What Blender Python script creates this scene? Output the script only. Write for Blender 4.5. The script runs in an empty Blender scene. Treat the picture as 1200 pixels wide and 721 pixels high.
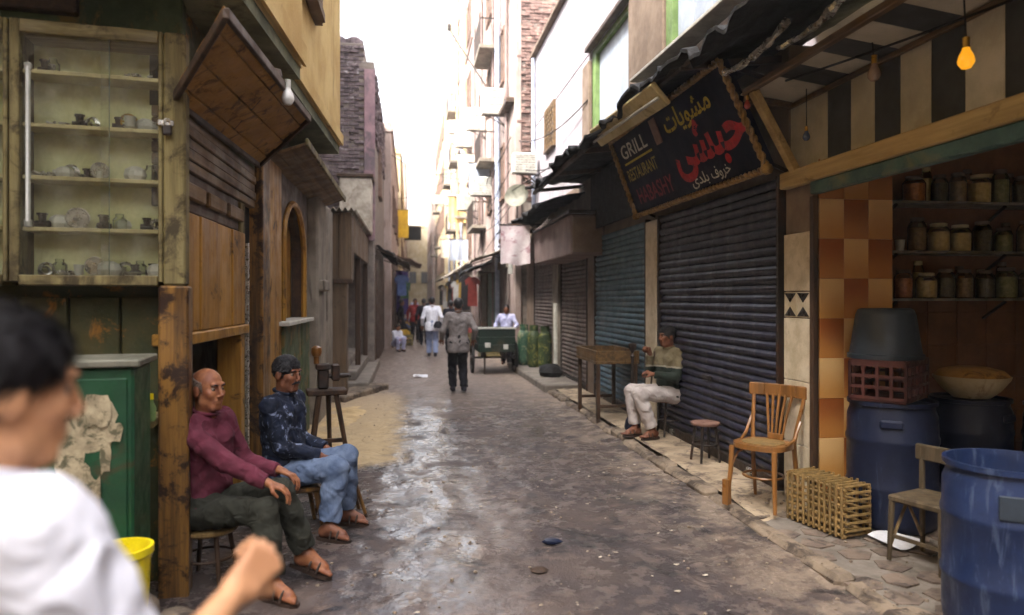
import bpy, math, random
import numpy as np
from mathutils import Vector, Matrix, noise as mnoise
R = math.radians
random.seed(7)
scene = bpy.context.scene
COL = scene.collection

# ---------------------------------------------------------------- camera
cam_d = bpy.data.cameras.new('camera')
cam = bpy.data.objects.new('camera', cam_d); COL.objects.link(cam)
cam.location = (0, 0, 1.65)
cam.rotation_euler = (R(90), 0, -math.atan(120 / 840))
cam_d.sensor_width = 36; cam_d.lens = 25.2
cam_d.shift_y = -10.5 / 1200
cam_d.clip_start = .05; cam_d.clip_end = 800
cam_d.dof.use_dof = True; cam_d.dof.focus_distance = 5.8; cam_d.dof.aperture_fstop = 1.25
scene.camera = cam

# ---------------------------------------------------------------- sky, sun, exposure
SUN_EL, SUN_AZ = R(52), math.atan2(-.80, -.60)
world = bpy.data.worlds.new('World'); scene.world = world; world.use_nodes = True
wn = world.node_tree; wn.nodes.clear()
wo = wn.nodes.new('ShaderNodeOutputWorld'); wb = wn.nodes.new('ShaderNodeBackground'); ws = wn.nodes.new('ShaderNodeTexSky')
ws.sky_type = 'NISHITA'; ws.sun_disc = False; ws.sun_elevation = SUN_EL; ws.sun_rotation = SUN_AZ
ws.air_density = .8; ws.dust_density = 6.0; ws.ozone_density = .2; ws.altitude = 50
wb.inputs['Strength'].default_value = .15
hz = wn.nodes.new('ShaderNodeHueSaturation'); hz.inputs['Saturation'].default_value = .3
wn.links.new(ws.outputs[0], hz.inputs['Color']); wn.links.new(hz.outputs[0], wb.inputs[0]); wn.links.new(wb.outputs[0], wo.inputs[0])
sd = bpy.data.lights.new('sun', 'SUN'); sd.energy = 1.15; sd.angle = R(12); sd.color = (1, .95, .88)
sun = bpy.data.objects.new('sun', sd); COL.objects.link(sun)
sdir = Vector((math.sin(SUN_AZ) * math.cos(SUN_EL), math.cos(SUN_AZ) * math.cos(SUN_EL), math.sin(SUN_EL)))
sun.rotation_euler = (-sdir).to_track_quat('-Z', 'Y').to_euler(); sun.location = sdir * 60
vs = scene.view_settings
vs.view_transform = 'Standard'; vs.look = 'None'; vs.gamma = 1; vs.exposure = 3.08; vs.use_curve_mapping = False

# ---------------------------------------------------------------- mesh helpers
def wm(o):
    m = o.matrix_basis.copy()
    return wm(o.parent) @ o.matrix_parent_inverse @ m if o.parent else m

class MB:
    def __init__(s): s.v = []; s.f = []; s.T = None
    def add(s, vs, fs):
        n = len(s.v)
        s.v += [tuple(s.T @ Vector(q)) for q in vs] if s.T else [tuple(q) for q in vs]
        s.f += [tuple(i + n for i in f) for f in fs]
        return s
    def box(s, c, d, rot=None, b=0.0):
        hx, hy, hz = d[0] / 2, d[1] / 2, d[2] / 2
        b = min(b, hx * .9, hy * .9, hz * .9)
        vs = []; fs = []
        if b <= 0:
            vs = [(x, y, z) for x in (-hx, hx) for y in (-hy, hy) for z in (-hz, hz)]
            fs = [(0, 1, 3, 2), (4, 6, 7, 5), (0, 4, 5, 1), (2, 3, 7, 6), (0, 2, 6, 4), (1, 5, 7, 3)]
        else:
            idx = {}
            for sx in (-1, 1):
                for sy in (-1, 1):
                    for sz in (-1, 1):
                        for a in range(3):
                            k = [sx * (hx - b), sy * (hy - b), sz * (hz - b)]
                            k[a] = (sx * hx, sy * hy, sz * hz)[a]
                            idx[(sx, sy, sz, a)] = len(vs); vs.append(tuple(k))
            P = (-1, 1)
            for a in range(3):
                o1, o2 = [i for i in range(3) if i != a]
                for sg in P:
                    q = []
                    for (u, w) in ((-1, -1), (1, -1), (1, 1), (-1, 1)):
                        t = [0, 0, 0]; t[a] = sg; t[o1] = u; t[o2] = w
                        q.append(idx[(*t, a)])
                    if (sg > 0) == (a == 1): q.reverse()
                    fs.append(tuple(q))
            for a in range(3):
                o1, o2 = [i for i in range(3) if i != a]
                for u in P:
                    for w in P:
                        t0 = [0, 0, 0]; t1 = [0, 0, 0]
                        t0[a] = -1; t1[a] = 1; t0[o1] = t1[o1] = u; t0[o2] = t1[o2] = w
                        fs.append((idx[(*t0, o1)], idx[(*t1, o1)], idx[(*t1, o2)], idx[(*t0, o2)]))
            for sx in P:
                for sy in P:
                    for sz in P: fs.append(tuple(idx[(sx, sy, sz, a)] for a in range(3)))
        M = Matrix.Translation(c)
        if rot is not None: M = M @ (rot.to_4x4() if hasattr(rot, 'to_4x4') else Matrix.Rotation(rot, 4, 'Z'))
        return s.add([M @ Vector(q) for q in vs], fs)
    def span(s, x0, x1, y0, y1, z0, z1, b=0.0):
        return s.box(((x0 + x1) / 2, (y0 + y1) / 2, (z0 + z1) / 2), (abs(x1 - x0), abs(y1 - y0), abs(z1 - z0)), None, b)
    def bar(s, p, q, w, h, b=0.0, up=(0, 0, 1)):
        p = Vector(p); q = Vector(q); d = q - p; L = d.length; d.normalize()
        u = Vector(up)
        if abs(d.dot(u)) > .98: u = Vector((1, 0, 0))
        x = d.cross(u).normalized(); z = x.cross(d)
        return s.box((p + q) / 2, (w, L, h), Matrix((x, d, z)).transposed(), b)
    def tube(s, pts, r, n=8, cap=True):
        pts = [Vector(p) for p in pts]; m = len(pts)
        rs = r if isinstance(r, (list, tuple)) else [r] * m
        vs = []; fs = []; u = None
        for i, p in enumerate(pts):
            d = (pts[min(i + 1, m - 1)] - pts[max(i - 1, 0)]).normalized()
            if u is None: u = d.orthogonal().normalized()
            else:
                u = u - d * u.dot(d)
                u = u.normalized() if u.length > 1e-6 else d.orthogonal().normalized()
            w = d.cross(u)
            for k in range(n):
                a = 2 * math.pi * k / n; vs.append(p + (u * math.cos(a) + w * math.sin(a)) * rs[i])
        for i in range(m - 1):
            for k in range(n):
                a = i * n + k; b = i * n + (k + 1) % n; fs.append((a, b, b + n, a + n))
        if cap: fs += [tuple(range(n - 1, -1, -1)), tuple(range((m - 1) * n, m * n))]
        return s.add(vs, fs)
    def lathe(s, prof, n=20, c=(0, 0, 0), M=None):
        vs = []; fs = []; m = len(prof)
        for (r, z) in prof:
            for k in range(n):
                a = 2 * math.pi * k / n; q = Vector((max(r, 1e-4) * math.cos(a), max(r, 1e-4) * math.sin(a), z))
                vs.append((M @ q if M else q) + Vector(c))
        for i in range(m - 1):
            for k in range(n):
                a = i * n + k; b = i * n + (k + 1) % n; fs.append((a, b, b + n, a + n))
        return s.add(vs, fs)
    def prism(s, poly, ext):
        poly = [Vector(p) for p in poly]; e = Vector(ext); n = len(poly)
        fs = [tuple(range(n - 1, -1, -1)), tuple(range(n, 2 * n))]
        fs += [(i, (i + 1) % n, n + (i + 1) % n, n + i) for i in range(n)]
        return s.add(poly + [p + e for p in poly], fs)
    def grid(s, fn, nu, nv):
        vs = [fn(i / nu, j / nv) for j in range(nv + 1) for i in range(nu + 1)]
        fs = [(j * (nu + 1) + i, j * (nu + 1) + i + 1, (j + 1) * (nu + 1) + i + 1, (j + 1) * (nu + 1) + i) for j in range(nv) for i in range(nu)]
        return s.add(vs, fs)
    def stone(s, c, d, seed=0, rz=0):
        rr = random.Random(seed); vs = []; fs = []
        for j, (zz, rad) in enumerate(((-.5, .8), (-.1, 1), (.3, .85), (.5, .45))):
            for k in range(7):
                a = 2 * math.pi * k / 7 + rz; q = rad * rr.uniform(.8, 1.1)
                vs.append((c[0] + d[0] / 2 * q * math.cos(a), c[1] + d[1] / 2 * q * math.sin(a), c[2] + d[2] * (zz + .5)))
        for j in range(3):
            for k in range(7): a = j * 7 + k; b = j * 7 + (k + 1) % 7; fs.append((a, b, b + 7, a + 7))
        fs += [tuple(range(6, -1, -1)), tuple(range(21, 28))]
        return s.add(vs, fs)
    def mesh(s, name, mat):
        me = bpy.data.meshes.new(name); me.from_pydata(s.v, [], s.f); me.update()
        if mat: me.materials.append(mat)
        return me
    def build(s, name, mat, parent=None, smooth=None, local=False):
        me = s.mesh(name, mat)
        if smooth:
            for p in me.polygons: p.use_smooth = True
            me.set_sharp_from_angle(angle=R(smooth if smooth is not True else 40))
        return link(me, name, parent, local)

def link(me, name, parent=None, local=False):
    o = bpy.data.objects.new(name, me); COL.objects.link(o)
    if parent:
        o.parent = parent
        if not local: o.matrix_parent_inverse = wm(parent).inverted()
    return o
def tag(o, label, cat, group=None):
    o['label'] = label; o['category'] = cat
    if group: o['group'] = group
    return o
def struct(o, kind='structure', label=None): 
    o['kind'] = kind
    if label: o['label'] = label
    return o
def thing(name, label, cat, loc=(0, 0, 0), rz=0, group=None):
    o = bpy.data.objects.new(name, None); COL.objects.link(o); o.empty_display_size = .1
    o.location = loc; o.rotation_euler = (0, 0, rz)
    return tag(o, label, cat, group)
def dup(o, parent=None):
    c = o.copy(); COL.objects.link(c); c.parent = parent
    if parent: c.matrix_parent_inverse = o.matrix_parent_inverse.copy()
    for ch in list(o.children): dup(ch, c)
    return c
def dup_at(o, loc, rz=0, label=None, group=None):
    c = dup(o); c.location = loc; c.rotation_euler = (0, 0, rz)
    if label: c['label'] = label
    if group: c['group'] = group
    return c
def sp(name, mat, parent, x0, x1, y0, y1, z0, z1, b=.004):
    return MB().span(x0, x1, y0, y1, z0, z1, b).build(name, mat, parent)
def fbm(x, y, z=0., o=4): return mnoise.fractal((x, y, z), 1.0, 2.0, o)

# ---------------------------------------------------------------- materials
def C(h): return tuple(((int(h[i:i + 2], 16) / 255 + .055) / 1.055) ** 2.4 if int(h[i:i + 2], 16) > 10 else int(h[i:i + 2], 16) / 255 / 12.92 for i in (0, 2, 4)) + (1,)
class NT:
    def __init__(s, name):
        s.m = bpy.data.materials.new(name); s.m.use_nodes = True; s.t = s.m.node_tree; s.b = s.t.nodes['Principled BSDF']
        s.pos = s.t.nodes.new('ShaderNodeNewGeometry').outputs['Position']
    def n(s, typ, **kw):
        nd = s.t.nodes.new(typ)
        for k, v in kw.items(): setattr(nd, k, v)
        return nd
    def l(s, a, b): s.t.links.new(a, b)
    def noise(s, scale, detail=5, rough=.6, stretch=None, dist=0, src=None):
        src = src or s.pos
        if stretch:
            mp = s.n('ShaderNodeMapping'); mp.inputs['Scale'].default_value = stretch; s.l(src, mp.inputs[0]); src = mp.outputs[0]
        nz = s.n('ShaderNodeTexNoise'); nz.inputs['Scale'].default_value = scale; nz.inputs['Detail'].default_value = detail
        nz.inputs['Roughness'].default_value = rough; nz.inputs['Distortion'].default_value = dist; s.l(src, nz.inputs['Vector'])
        return nz.outputs['Fac']
    def ramp(s, fac, a, b, ca=None, cb=None):
        r = s.n('ShaderNodeMapRange'); r.inputs[1].default_value = a; r.inputs[2].default_value = b; r.clamp = True
        r.interpolation_type = 'SMOOTHSTEP'
        s.l(fac, r.inputs[0])
        if ca is not None: r.inputs[3].default_value = ca; r.inputs[4].default_value = cb
        return r.outputs[0]
    def mix(s, fac, a, b, mode='MIX'):
        x = s.n('ShaderNodeMix', data_type='RGBA', blend_type=mode)
        for sock, v in ((x.inputs[0], fac), (x.inputs[6], a), (x.inputs[7], b)):
            if isinstance(v, (tuple, float, int)): sock.default_value = v
            else: s.l(v, sock)
        return x.outputs[2]
    def mth(s, op, a, b=0.):
        x = s.n('ShaderNodeMath', operation=op)
        for i, v in enumerate((a, b)):
            if isinstance(v, (int, float)): x.inputs[i].default_value = v
            else: s.l(v, x.inputs[i])
        return x.outputs[0]
    def set(s, key, v):
        if isinstance(v, (tuple, float, int)): s.b.inputs[key].default_value = v
        else: s.l(v, s.b.inputs[key])
    def bump(s, h, strength=.3, dist=.01, prev=None):
        bp = s.n('ShaderNodeBump'); bp.inputs['Strength'].default_value = strength; bp.inputs['Distance'].default_value = dist
        s.l(h, bp.inputs['Height'])
        if prev: s.l(prev, bp.inputs['Normal'])
        s.l(bp.outputs[0], s.b.inputs['Normal']); return bp.outputs[0]

def MAT(name, c1, c2=None, rough=.8, scale=2.5, metal=0, spec=.3, bump=.3, bscale=45, stain=None, stain_t=(.52, .68), sscale=2.2, streak=False, fine=.25, bdist=.01, lo=.35, hi=.65):
    t = NT(name); c1 = C(c1); c2 = C(c2) if c2 else tuple(x * .7 for x in c1[:3]) + (1,)
    col = t.mix(t.ramp(t.noise(scale, 6, .65), lo, hi), c1, c2)
    f = t.noise(bscale, 4, .7)
    col = t.mix(fine, col, t.mix(f, (.35, .35, .35, 1), (1.5, 1.5, 1.5, 1)), 'MULTIPLY')
    if stain:
        st = t.ramp(t.noise(sscale, 7, .7, (3, 3, .45) if streak else None, .6), *stain_t)
        col = t.mix(st, col, C(stain))
    t.set('Base Color', col); t.set('Metallic', metal); t.set('Specular IOR Level', spec)
    t.set('Roughness', t.ramp(t.noise(scale * 3, 4), .3, .7, max(.03, rough - .12), min(1, rough + .12)))
    if bump: t.bump(f, bump, bdist)
    return t.m
def WOOD(name, c1, c2, axis='z', rough=.6, scale=14, stain=None, spec=.35, bump=.35, stain_t=(.55, .7), sscale=3):
    t = NT(name); st = {'x': (.06, 1, 1), 'y': (1, .06, 1), 'z': (1, 1, .06)}[axis]
    g = t.noise(scale, 6, .7, st, .4); fine = t.noise(scale * 5, 3, .6, st)
    col = t.mix(t.ramp(g, .35, .65), C(c1), C(c2))
    col = t.mix(.35, col, t.mix(fine, (.3, .3, .3, 1), (1.5, 1.5, 1.5, 1)), 'MULTIPLY')
    if stain: col = t.mix(t.ramp(t.noise(sscale, 7, .7, None, .5), *stain_t), col, C(stain))
    t.set('Base Color', col); t.set('Specular IOR Level', spec)
    t.set('Roughness', t.ramp(t.noise(4, 4), .3, .7, rough - .15, rough + .15)); t.bump(fine, bump, .004)
    return t.m
def GLASS(name, col=(1, 1, 1, 1), rough=.03, dirt=.2):
    t = NT(name); t.set('Base Color', col); t.set('Transmission Weight', 1.); t.set('IOR', 1.1); t.set('Specular IOR Level', .5)
    t.set('Roughness', rough)
    tr = t.n('ShaderNodeBsdfTransparent'); mx = t.n('ShaderNodeMixShader'); df = t.n('ShaderNodeBsdfDiffuse'); df.inputs[0].default_value = (.4, .38, .3, 1)
    gl = t.n('ShaderNodeBsdfGlossy'); gl.inputs['Roughness'].default_value = .05
    fr = t.n('ShaderNodeFresnel'); fr.inputs[0].default_value = 1.4
    t.l(fr.outputs[0], mx.inputs[0]); t.l(tr.outputs[0], mx.inputs[1]); t.l(gl.outputs[0], mx.inputs[2]); tr.inputs[0].default_value = col
    m2 = t.n('ShaderNodeMixShader'); t.l(t.ramp(t.noise(6, 6, .7), .35, .9, 0, dirt), m2.inputs[0]); t.l(mx.outputs[0], m2.inputs[1]); t.l(df.outputs[0], m2.inputs[2])
    t.l(m2.outputs[0], t.t.nodes['Material Output'].inputs[0])
    return t.m
def CLOTH(name, c1, c2=None, scale=8, weave=260, rough=.9, bump=.25, fine=.2):
    mt = MAT(name, c1, c2, rough, scale, 0, .15, bump, weave, fine=fine, bdist=.002); crumple(mt); return mt
def crumple(mt, sc=13, st=.75, dist=.018):
    t = mt.node_tree; b = t.nodes['Principled BSDF']; src = b.inputs['Normal'].links[0].from_socket if b.inputs['Normal'].links else None
    g = t.nodes.new('ShaderNodeNewGeometry'); nz = t.nodes.new('ShaderNodeTexNoise'); nz.noise_type = 'RIDGED_MULTIFRACTAL'; nz.inputs['Scale'].default_value = sc; nz.inputs['Detail'].default_value = 3; nz.inputs['Distortion'].default_value = 1.2
    bp = t.nodes.new('ShaderNodeBump'); bp.inputs['Strength'].default_value = st; bp.inputs['Distance'].default_value = dist
    t.links.new(g.outputs['Position'], nz.inputs['Vector']); t.links.new(nz.outputs['Fac'], bp.inputs['Height'])
    if src: t.links.new(src, bp.inputs['Normal'])
    t.links.new(bp.outputs[0], b.inputs['Normal'])
def CORR(name, c1, c2, axis='Z', pitch=.09, stain=None):
    t = NT(name)
    col = t.mix(t.ramp(t.noise(2, 6, .7), .35, .65), C(c1), C(c2))
    if stain: col = t.mix(t.ramp(t.noise(2.5, 7, .7), .5, .66), col, C(stain))
    t.set('Base Color', col); t.set('Roughness', .5); t.set('Metallic', .2); t.bump(t.noise(30, 4), .2, .004)
    return t.m

m = {}
m['ochre'] = MAT('ochre_plaster', 'd0b478', 'b8975c', .9, 1.2, bump=.35, stain='7d6238', stain_t=(.58, .75), streak=True)
m['slab'] = MAT('greenish_concrete', '7b7f68', '585d4c', .9, 2, stain='3c3f34')
m['greenwall'] = MAT('green_paint_wall', '4d5b40', '33402c', .75, 3, stain='6b5a33', stain_t=(.5, .62), sscale=4, bump=.5, bscale=25)
m['darkgreen'] = MAT('dark_green_boards', '343a22', '4a4426', .7, 3, stain='8a5f22', stain_t=(.56, .68), sscale=5, bump=.5, bscale=25)
m['greenmetal'] = MAT('green_cabinet_paint', '1d4c30', '163c26', .5, 3, spec=.4, stain='3a3a24', stain_t=(.55, .68), sscale=5, bump=.2)
m['topplate'] = MAT('grey_sheet', '737164', '57564a', .6, 4)
m['paper'] = MAT('torn_paper', 'b9aa8c', '8d8068', .95, 9, stain='5e5a46', stain_t=(.5, .62), sscale=14)
m['yellowplastic'] = MAT('yellow_plastic', 'e8d820', 'd9c414', .35, 3, spec=.5, bump=.05)
m['whitepaper'] = MAT('white_paper', 'dcdce0', 'c9c9cf', .9, 6, bump=.1)
m['oldwood_z'] = WOOD('old_wood_upright', '7c5a30', '4a331a', 'z', stain='2b2016')
m['oldwood_y'] = WOOD('old_wood_along', '6f5533', '46331d', 'y', stain='2b2016')
m['oldwood_x'] = WOOD('old_wood_across', '8a7c52', '5e5230', 'x', stain='2e2416')
m['postwood'] = WOOD('post_wood', '8a6430', '45301b', 'z', .45, 9, stain='2c1c14', stain_t=(.48, .6), sscale=6)
m['goldwood'] = WOOD('golden_plywood', 'a67a30', '7d561e', 'z', .5, 8, stain='38230f', stain_t=(.54, .68), sscale=4)
m['palewood'] = WOOD('pale_frame_wood', '80744c', '584d30', 'z', .78, 12, stain='3a301a', stain_t=(.46, .62), sscale=5)
m['creamboard'] = MAT('cream_painted_board', 'cdbf93', 'b3a375', .7, 3, stain='8a7a50', bump=.15)
m['cabback'] = MAT('cream_cabinet_back', 'd2d0a2', 'bab886', .75, 3, stain='989668', stain_t=(.55, .75), bump=.15)
m['rustboard'] = MAT('rusty_brown_sheet', '8c6630', 'a67c3e', .75, 3, stain='4a3015', stain_t=(.5, .68), sscale=6, bump=.4)
m['darkwood'] = WOOD('dark_wood', '4a3524', '2d2017', 'y', .6)
m['darkwood_z'] = WOOD('dark_wood_upright', '4a3524', '2a1d14', 'z', .55)
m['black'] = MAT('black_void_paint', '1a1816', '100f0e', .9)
m['tarp'] = MAT('black_tarpaulin', '161415', '0d0c0d', .75, 3, bump=.6, bscale=14, bdist=.03, stain='211e1c')
m['greyplaster'] = MAT('grey_plaster', '8f8578', '6f665b', .92, 2, stain='4b443c', streak=True)
m['hutwood'] = WOOD('hut_brown_board', '6b5844', '4c3e30', 'z', .8, 7, stain='372c22')
m['corrpale'] = MAT('pale_corrugated_sheet', 'b9b0a2', '8f8578', .6, 4, stain='6a5a48')
m['whitewash'] = MAT('white_wash', 'aaa3a8', '958e93', .92, 1.4, stain='776e6e', stain_t=(.52, .72), streak=True)
m['brownwall'] = MAT('brown_render', '7b6a5c', '665649', .92, 3)
m['pinkplaster'] = MAT('pink_beige_plaster', 'a3928a', '8c7a72', .92, 1.2, stain='6c5a54', stain_t=(.52, .7), streak=True)
m['yellowplaster'] = MAT('cream_yellow_plaster', 'bcae92', 'a8956f', .92, 1.2, stain='877254', streak=True)
m['mauveplaster'] = MAT('mauve_grey_plaster', '867470', '6c5c58', .92, 1.5, stain='6d5a54', streak=True)
m['brick'] = MAT('red_brick', '7e665e', '624c46', .92, 9, stain='b09080', stain_t=(.55, .7), sscale=5, bump=.5)
m['brickpale'] = MAT('grey_rough_brick', '6e6062', '483e40', .95, 9, stain='a49a9a', stain_t=(.55, .68), sscale=6, bump=.6, bscale=25)
m['mortar'] = MAT('mortar', '80756c', '655b54', .95, 6)
m['pink'] = MAT('pink_render', '94787c', '7c6268', .9, 3, stain='62565a', stain_t=(.45, .6))
m['navy'] = MAT('navy_shutter_paint', '242436', '1a1a28', .42, 2, metal=.0, spec=.45, stain='4c4850', stain_t=(.5, .7), sscale=2.5, streak=True, bump=.12)
m['blueshut'] = MAT('blue_grey_shutter_paint', '4d6878', '3c5463', .5, 2, spec=.45, stain='5d6a6e', bump=.15)
m['greyshut'] = MAT('grey_brown_shutter_paint', '6e625c', '544a46', .6, 2, stain='3c3432', streak=True)
m['marble'] = MAT('cream_marble_tile', 'cdbfa8', 'b3a488', .4, 6, spec=.5, stain='9a8a6e', stain_t=(.58, .72), sscale=7, bump=.05)
m['blacktile'] = MAT('black_tile', '1a1816', '262220', .35, 6, spec=.5, bump=.03)
m['signboard'] = MAT('sign_dark_blue', '0e1128', '0a0c1e', .75, 2, spec=.12, bump=.2, stain='23222c', stain_t=(.55, .72), sscale=3)
m['gold'] = MAT('tarnished_gold', 'a8864c', '6f5326', .45, 14, .35, .5, bump=.4, bscale=60)
m['tx_yellow'] = MAT('sign_yellow_paint', 'c9b030', 'b59c22', .6, 8, bump=0, stain='1c1c28', stain_t=(.56, .66), sscale=22)
m['tx_red'] = MAT('sign_red_paint', 'b81820', '98121a', .6, 8, bump=0, stain='1c1c28', stain_t=(.56, .66), sscale=22)
m['tx_white'] = MAT('sign_white_paint', 'd0c8b8', 'b4aca0', .6, 8, bump=0, stain='1c1c28', stain_t=(.56, .66), sscale=22)
m['tx_darkred'] = MAT('sign_dark_red_paint', '8a2030', '701826', .6, 8, bump=0, stain='1c1c28', stain_t=(.56, .66), sscale=22)
m['tx_dim'] = MAT('sign_dim_yellow_paint', 'b09a38', '8e7c2e', .6, 8, bump=0, stain='1c1c28', stain_t=(.56, .66), sscale=22)
m['patch'] = MAT('brown_patch', '8a6a5c', '6f5247', .7, 8)
m['beam'] = WOOD('cream_beam', 'b79c66', '937a4a', 'y', .6, 9, stain='6a5430')
m['teal'] = MAT('teal_paint', '46625c', '344e4a', .5, 5, stain='6a6a52')
m['stripe_l'] = MAT('cream_stripe_fabric', 'bcb4a0', 'a29a86', .85, 3, bump=.15, bscale=120)
m['stripe_d'] = MAT('dark_stripe_fabric', '3c3b38', '32312e', .85, 3, bump=.15, bscale=120)
m['shelf'] = MAT('shelf_metal', '8f887a', '6a6458', .45, 6, .3)
m['darktile'] = MAT('brown_wall_tile', '7a4e2e', '643c22', .4, 4, spec=.4, bump=.05)
m['concrete'] = MAT('grey_concrete', '857c72', '6a625a', .92, 3, stain='4f4740')
m['drum'] = MAT('blue_plastic_drum', '1a2a4e', '142140', .45, 3, spec=.4, stain='3c4862', stain_t=(.52, .66), sscale=7, streak=True, bump=.12, bscale=30)
m['drumdark'] = MAT('navy_plastic_drum', '131c36', '0f172c', .48, 3, spec=.35, bump=.1, stain='2c3448', stain_t=(.58, .72), sscale=6, streak=True)
m['tub'] = MAT('slate_plastic_tub', '2c3540', '242c35', .5, 3, spec=.4, bump=.1)
m['redplastic'] = MAT('maroon_plastic', '4a2420', '381a18', .5, 5, spec=.4, bump=.1)
m['chairwood'] = WOOD('varnished_chair_wood', '8a5c2c', '62401c', 'z', .42, 10, spec=.5, bump=.15, stain='5c3616', stain_t=(.62, .75))
m['cane'] = WOOD('cane', '8c7044', '64502e', 'z', .6, 20)
m['greywood'] = WOOD('weathered_wood', '5c4e3a', '403526', 'z', .75, 14)
m['iron'] = MAT('dark_iron', '2d2826', '3a302a', .5, 6, .4, .5, stain='4a3020')
m['steel'] = MAT('dull_steel', 'c4c0b8', '9a968e', .3, 12, .75, .5, bump=.1)
m['brass'] = MAT('brass', 'b08a3a', '8a6a28', .35, 10, .8, .5, bump=.1)
m['whiteenamel'] = MAT('white_enamel', 'c8c6bc', 'a8a69c', .4, 6, spec=.5, bump=.05)
m['tube'] = MAT('fluorescent_tube_glass', 'e4e4e0', 'd4d4d0', .25, 3, spec=.5, bump=0)
m['pipe'] = MAT('blue_grey_pipe', 'a9b0c0', '8c93a4', .5, 4)
m['rubber'] = MAT('black_rubber', '1c1a19', '262322', .8, 6)
m['glass'] = GLASS('dusty_glass', (.97, .98, .95, 1), .03, .22)
m['jarglass'] = GLASS('jar_glass', (.9, .93, .88, 1), .03, .1)
m['pane'] = MAT('dark_window_pane', '3c4044', '2a2c30', .12, 3, spec=.6, bump=0)
m['whitepane'] = MAT('white_shutter_paint', 'a4acb8', '949caa', .6, 3, bump=.05)
m['greenframe'] = MAT('green_frame_paint', '6f8650', '5a7040', .6, 4)
m['brownshut'] = MAT('brown_shutter_paint', '7a6254', '5e483c', .7, 4)
m['skin'] = MAT('brown_skin', '94603f', '7a4832', .55, 22, spec=.35, bump=.3, bscale=160, fine=.12, bdist=.002)
m['skin2'] = MAT('dark_brown_skin', '80523a', '683e2c', .55, 22, spec=.35, bump=.3, bscale=160, fine=.12, bdist=.002)
m['skin3'] = MAT('tan_skin', 'cc9870', 'b88460', .5, 12, spec=.4, bump=.12, bscale=160, fine=.1, bdist=.002)
m['hair'] = MAT('black_hair', '120f12', '1b171a', .5, 40, spec=.4, bump=.5, bscale=200, bdist=.003)
m['greyhair'] = MAT('cropped_grey_hair', '5c4a40', '7a6a5e', .8, 60, bump=.6, bscale=200)
m['eye'] = MAT('eye_white', '8a7a6c', '7a6a5e', .3, 9, bump=0)
m['iris'] = MAT('dark_iris', '1a1210', '120c0a', .2, 9, bump=0)
m['sandal'] = MAT('brown_leather', '2f231d', '3f2f26', .6, 9)
m['road'] = None
# ---------------------------------------------------------------- signed-distance bodies (people): one continuous surface each
def cone(a, b, r0, r1=None, k=None): return ('c', np.array(a, float), np.array(b, float), r0, r1 if r1 is not None else r0, k)
def ball(a, r, k=None): return cone(a, (a[0], a[1], a[2] + 1e-4), r, r, k)
def ell(c, rad, M=None, k=None): return ('e', np.array(c, float), np.array(rad, float), np.array(M) if M is not None else np.eye(3), k)
def cut(c, n, rad): return ('x', np.array(c, float), np.array(n, float) / np.linalg.norm(n), rad, None)
def hole(c, rad, M=None, k=.01): return ('h', np.array(c, float), np.array(rad, float), np.array(M) if M is not None else np.eye(3), k)

def _bb(p):
    if p[0] == 'c': return np.minimum(p[1] - p[3], p[2] - p[4]), np.maximum(p[1] + p[3], p[2] + p[4])
    if p[0] in 'eh': r = p[2].max(); return p[1] - r, p[1] + r
    return p[1] - p[3], p[1] + p[3]

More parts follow.
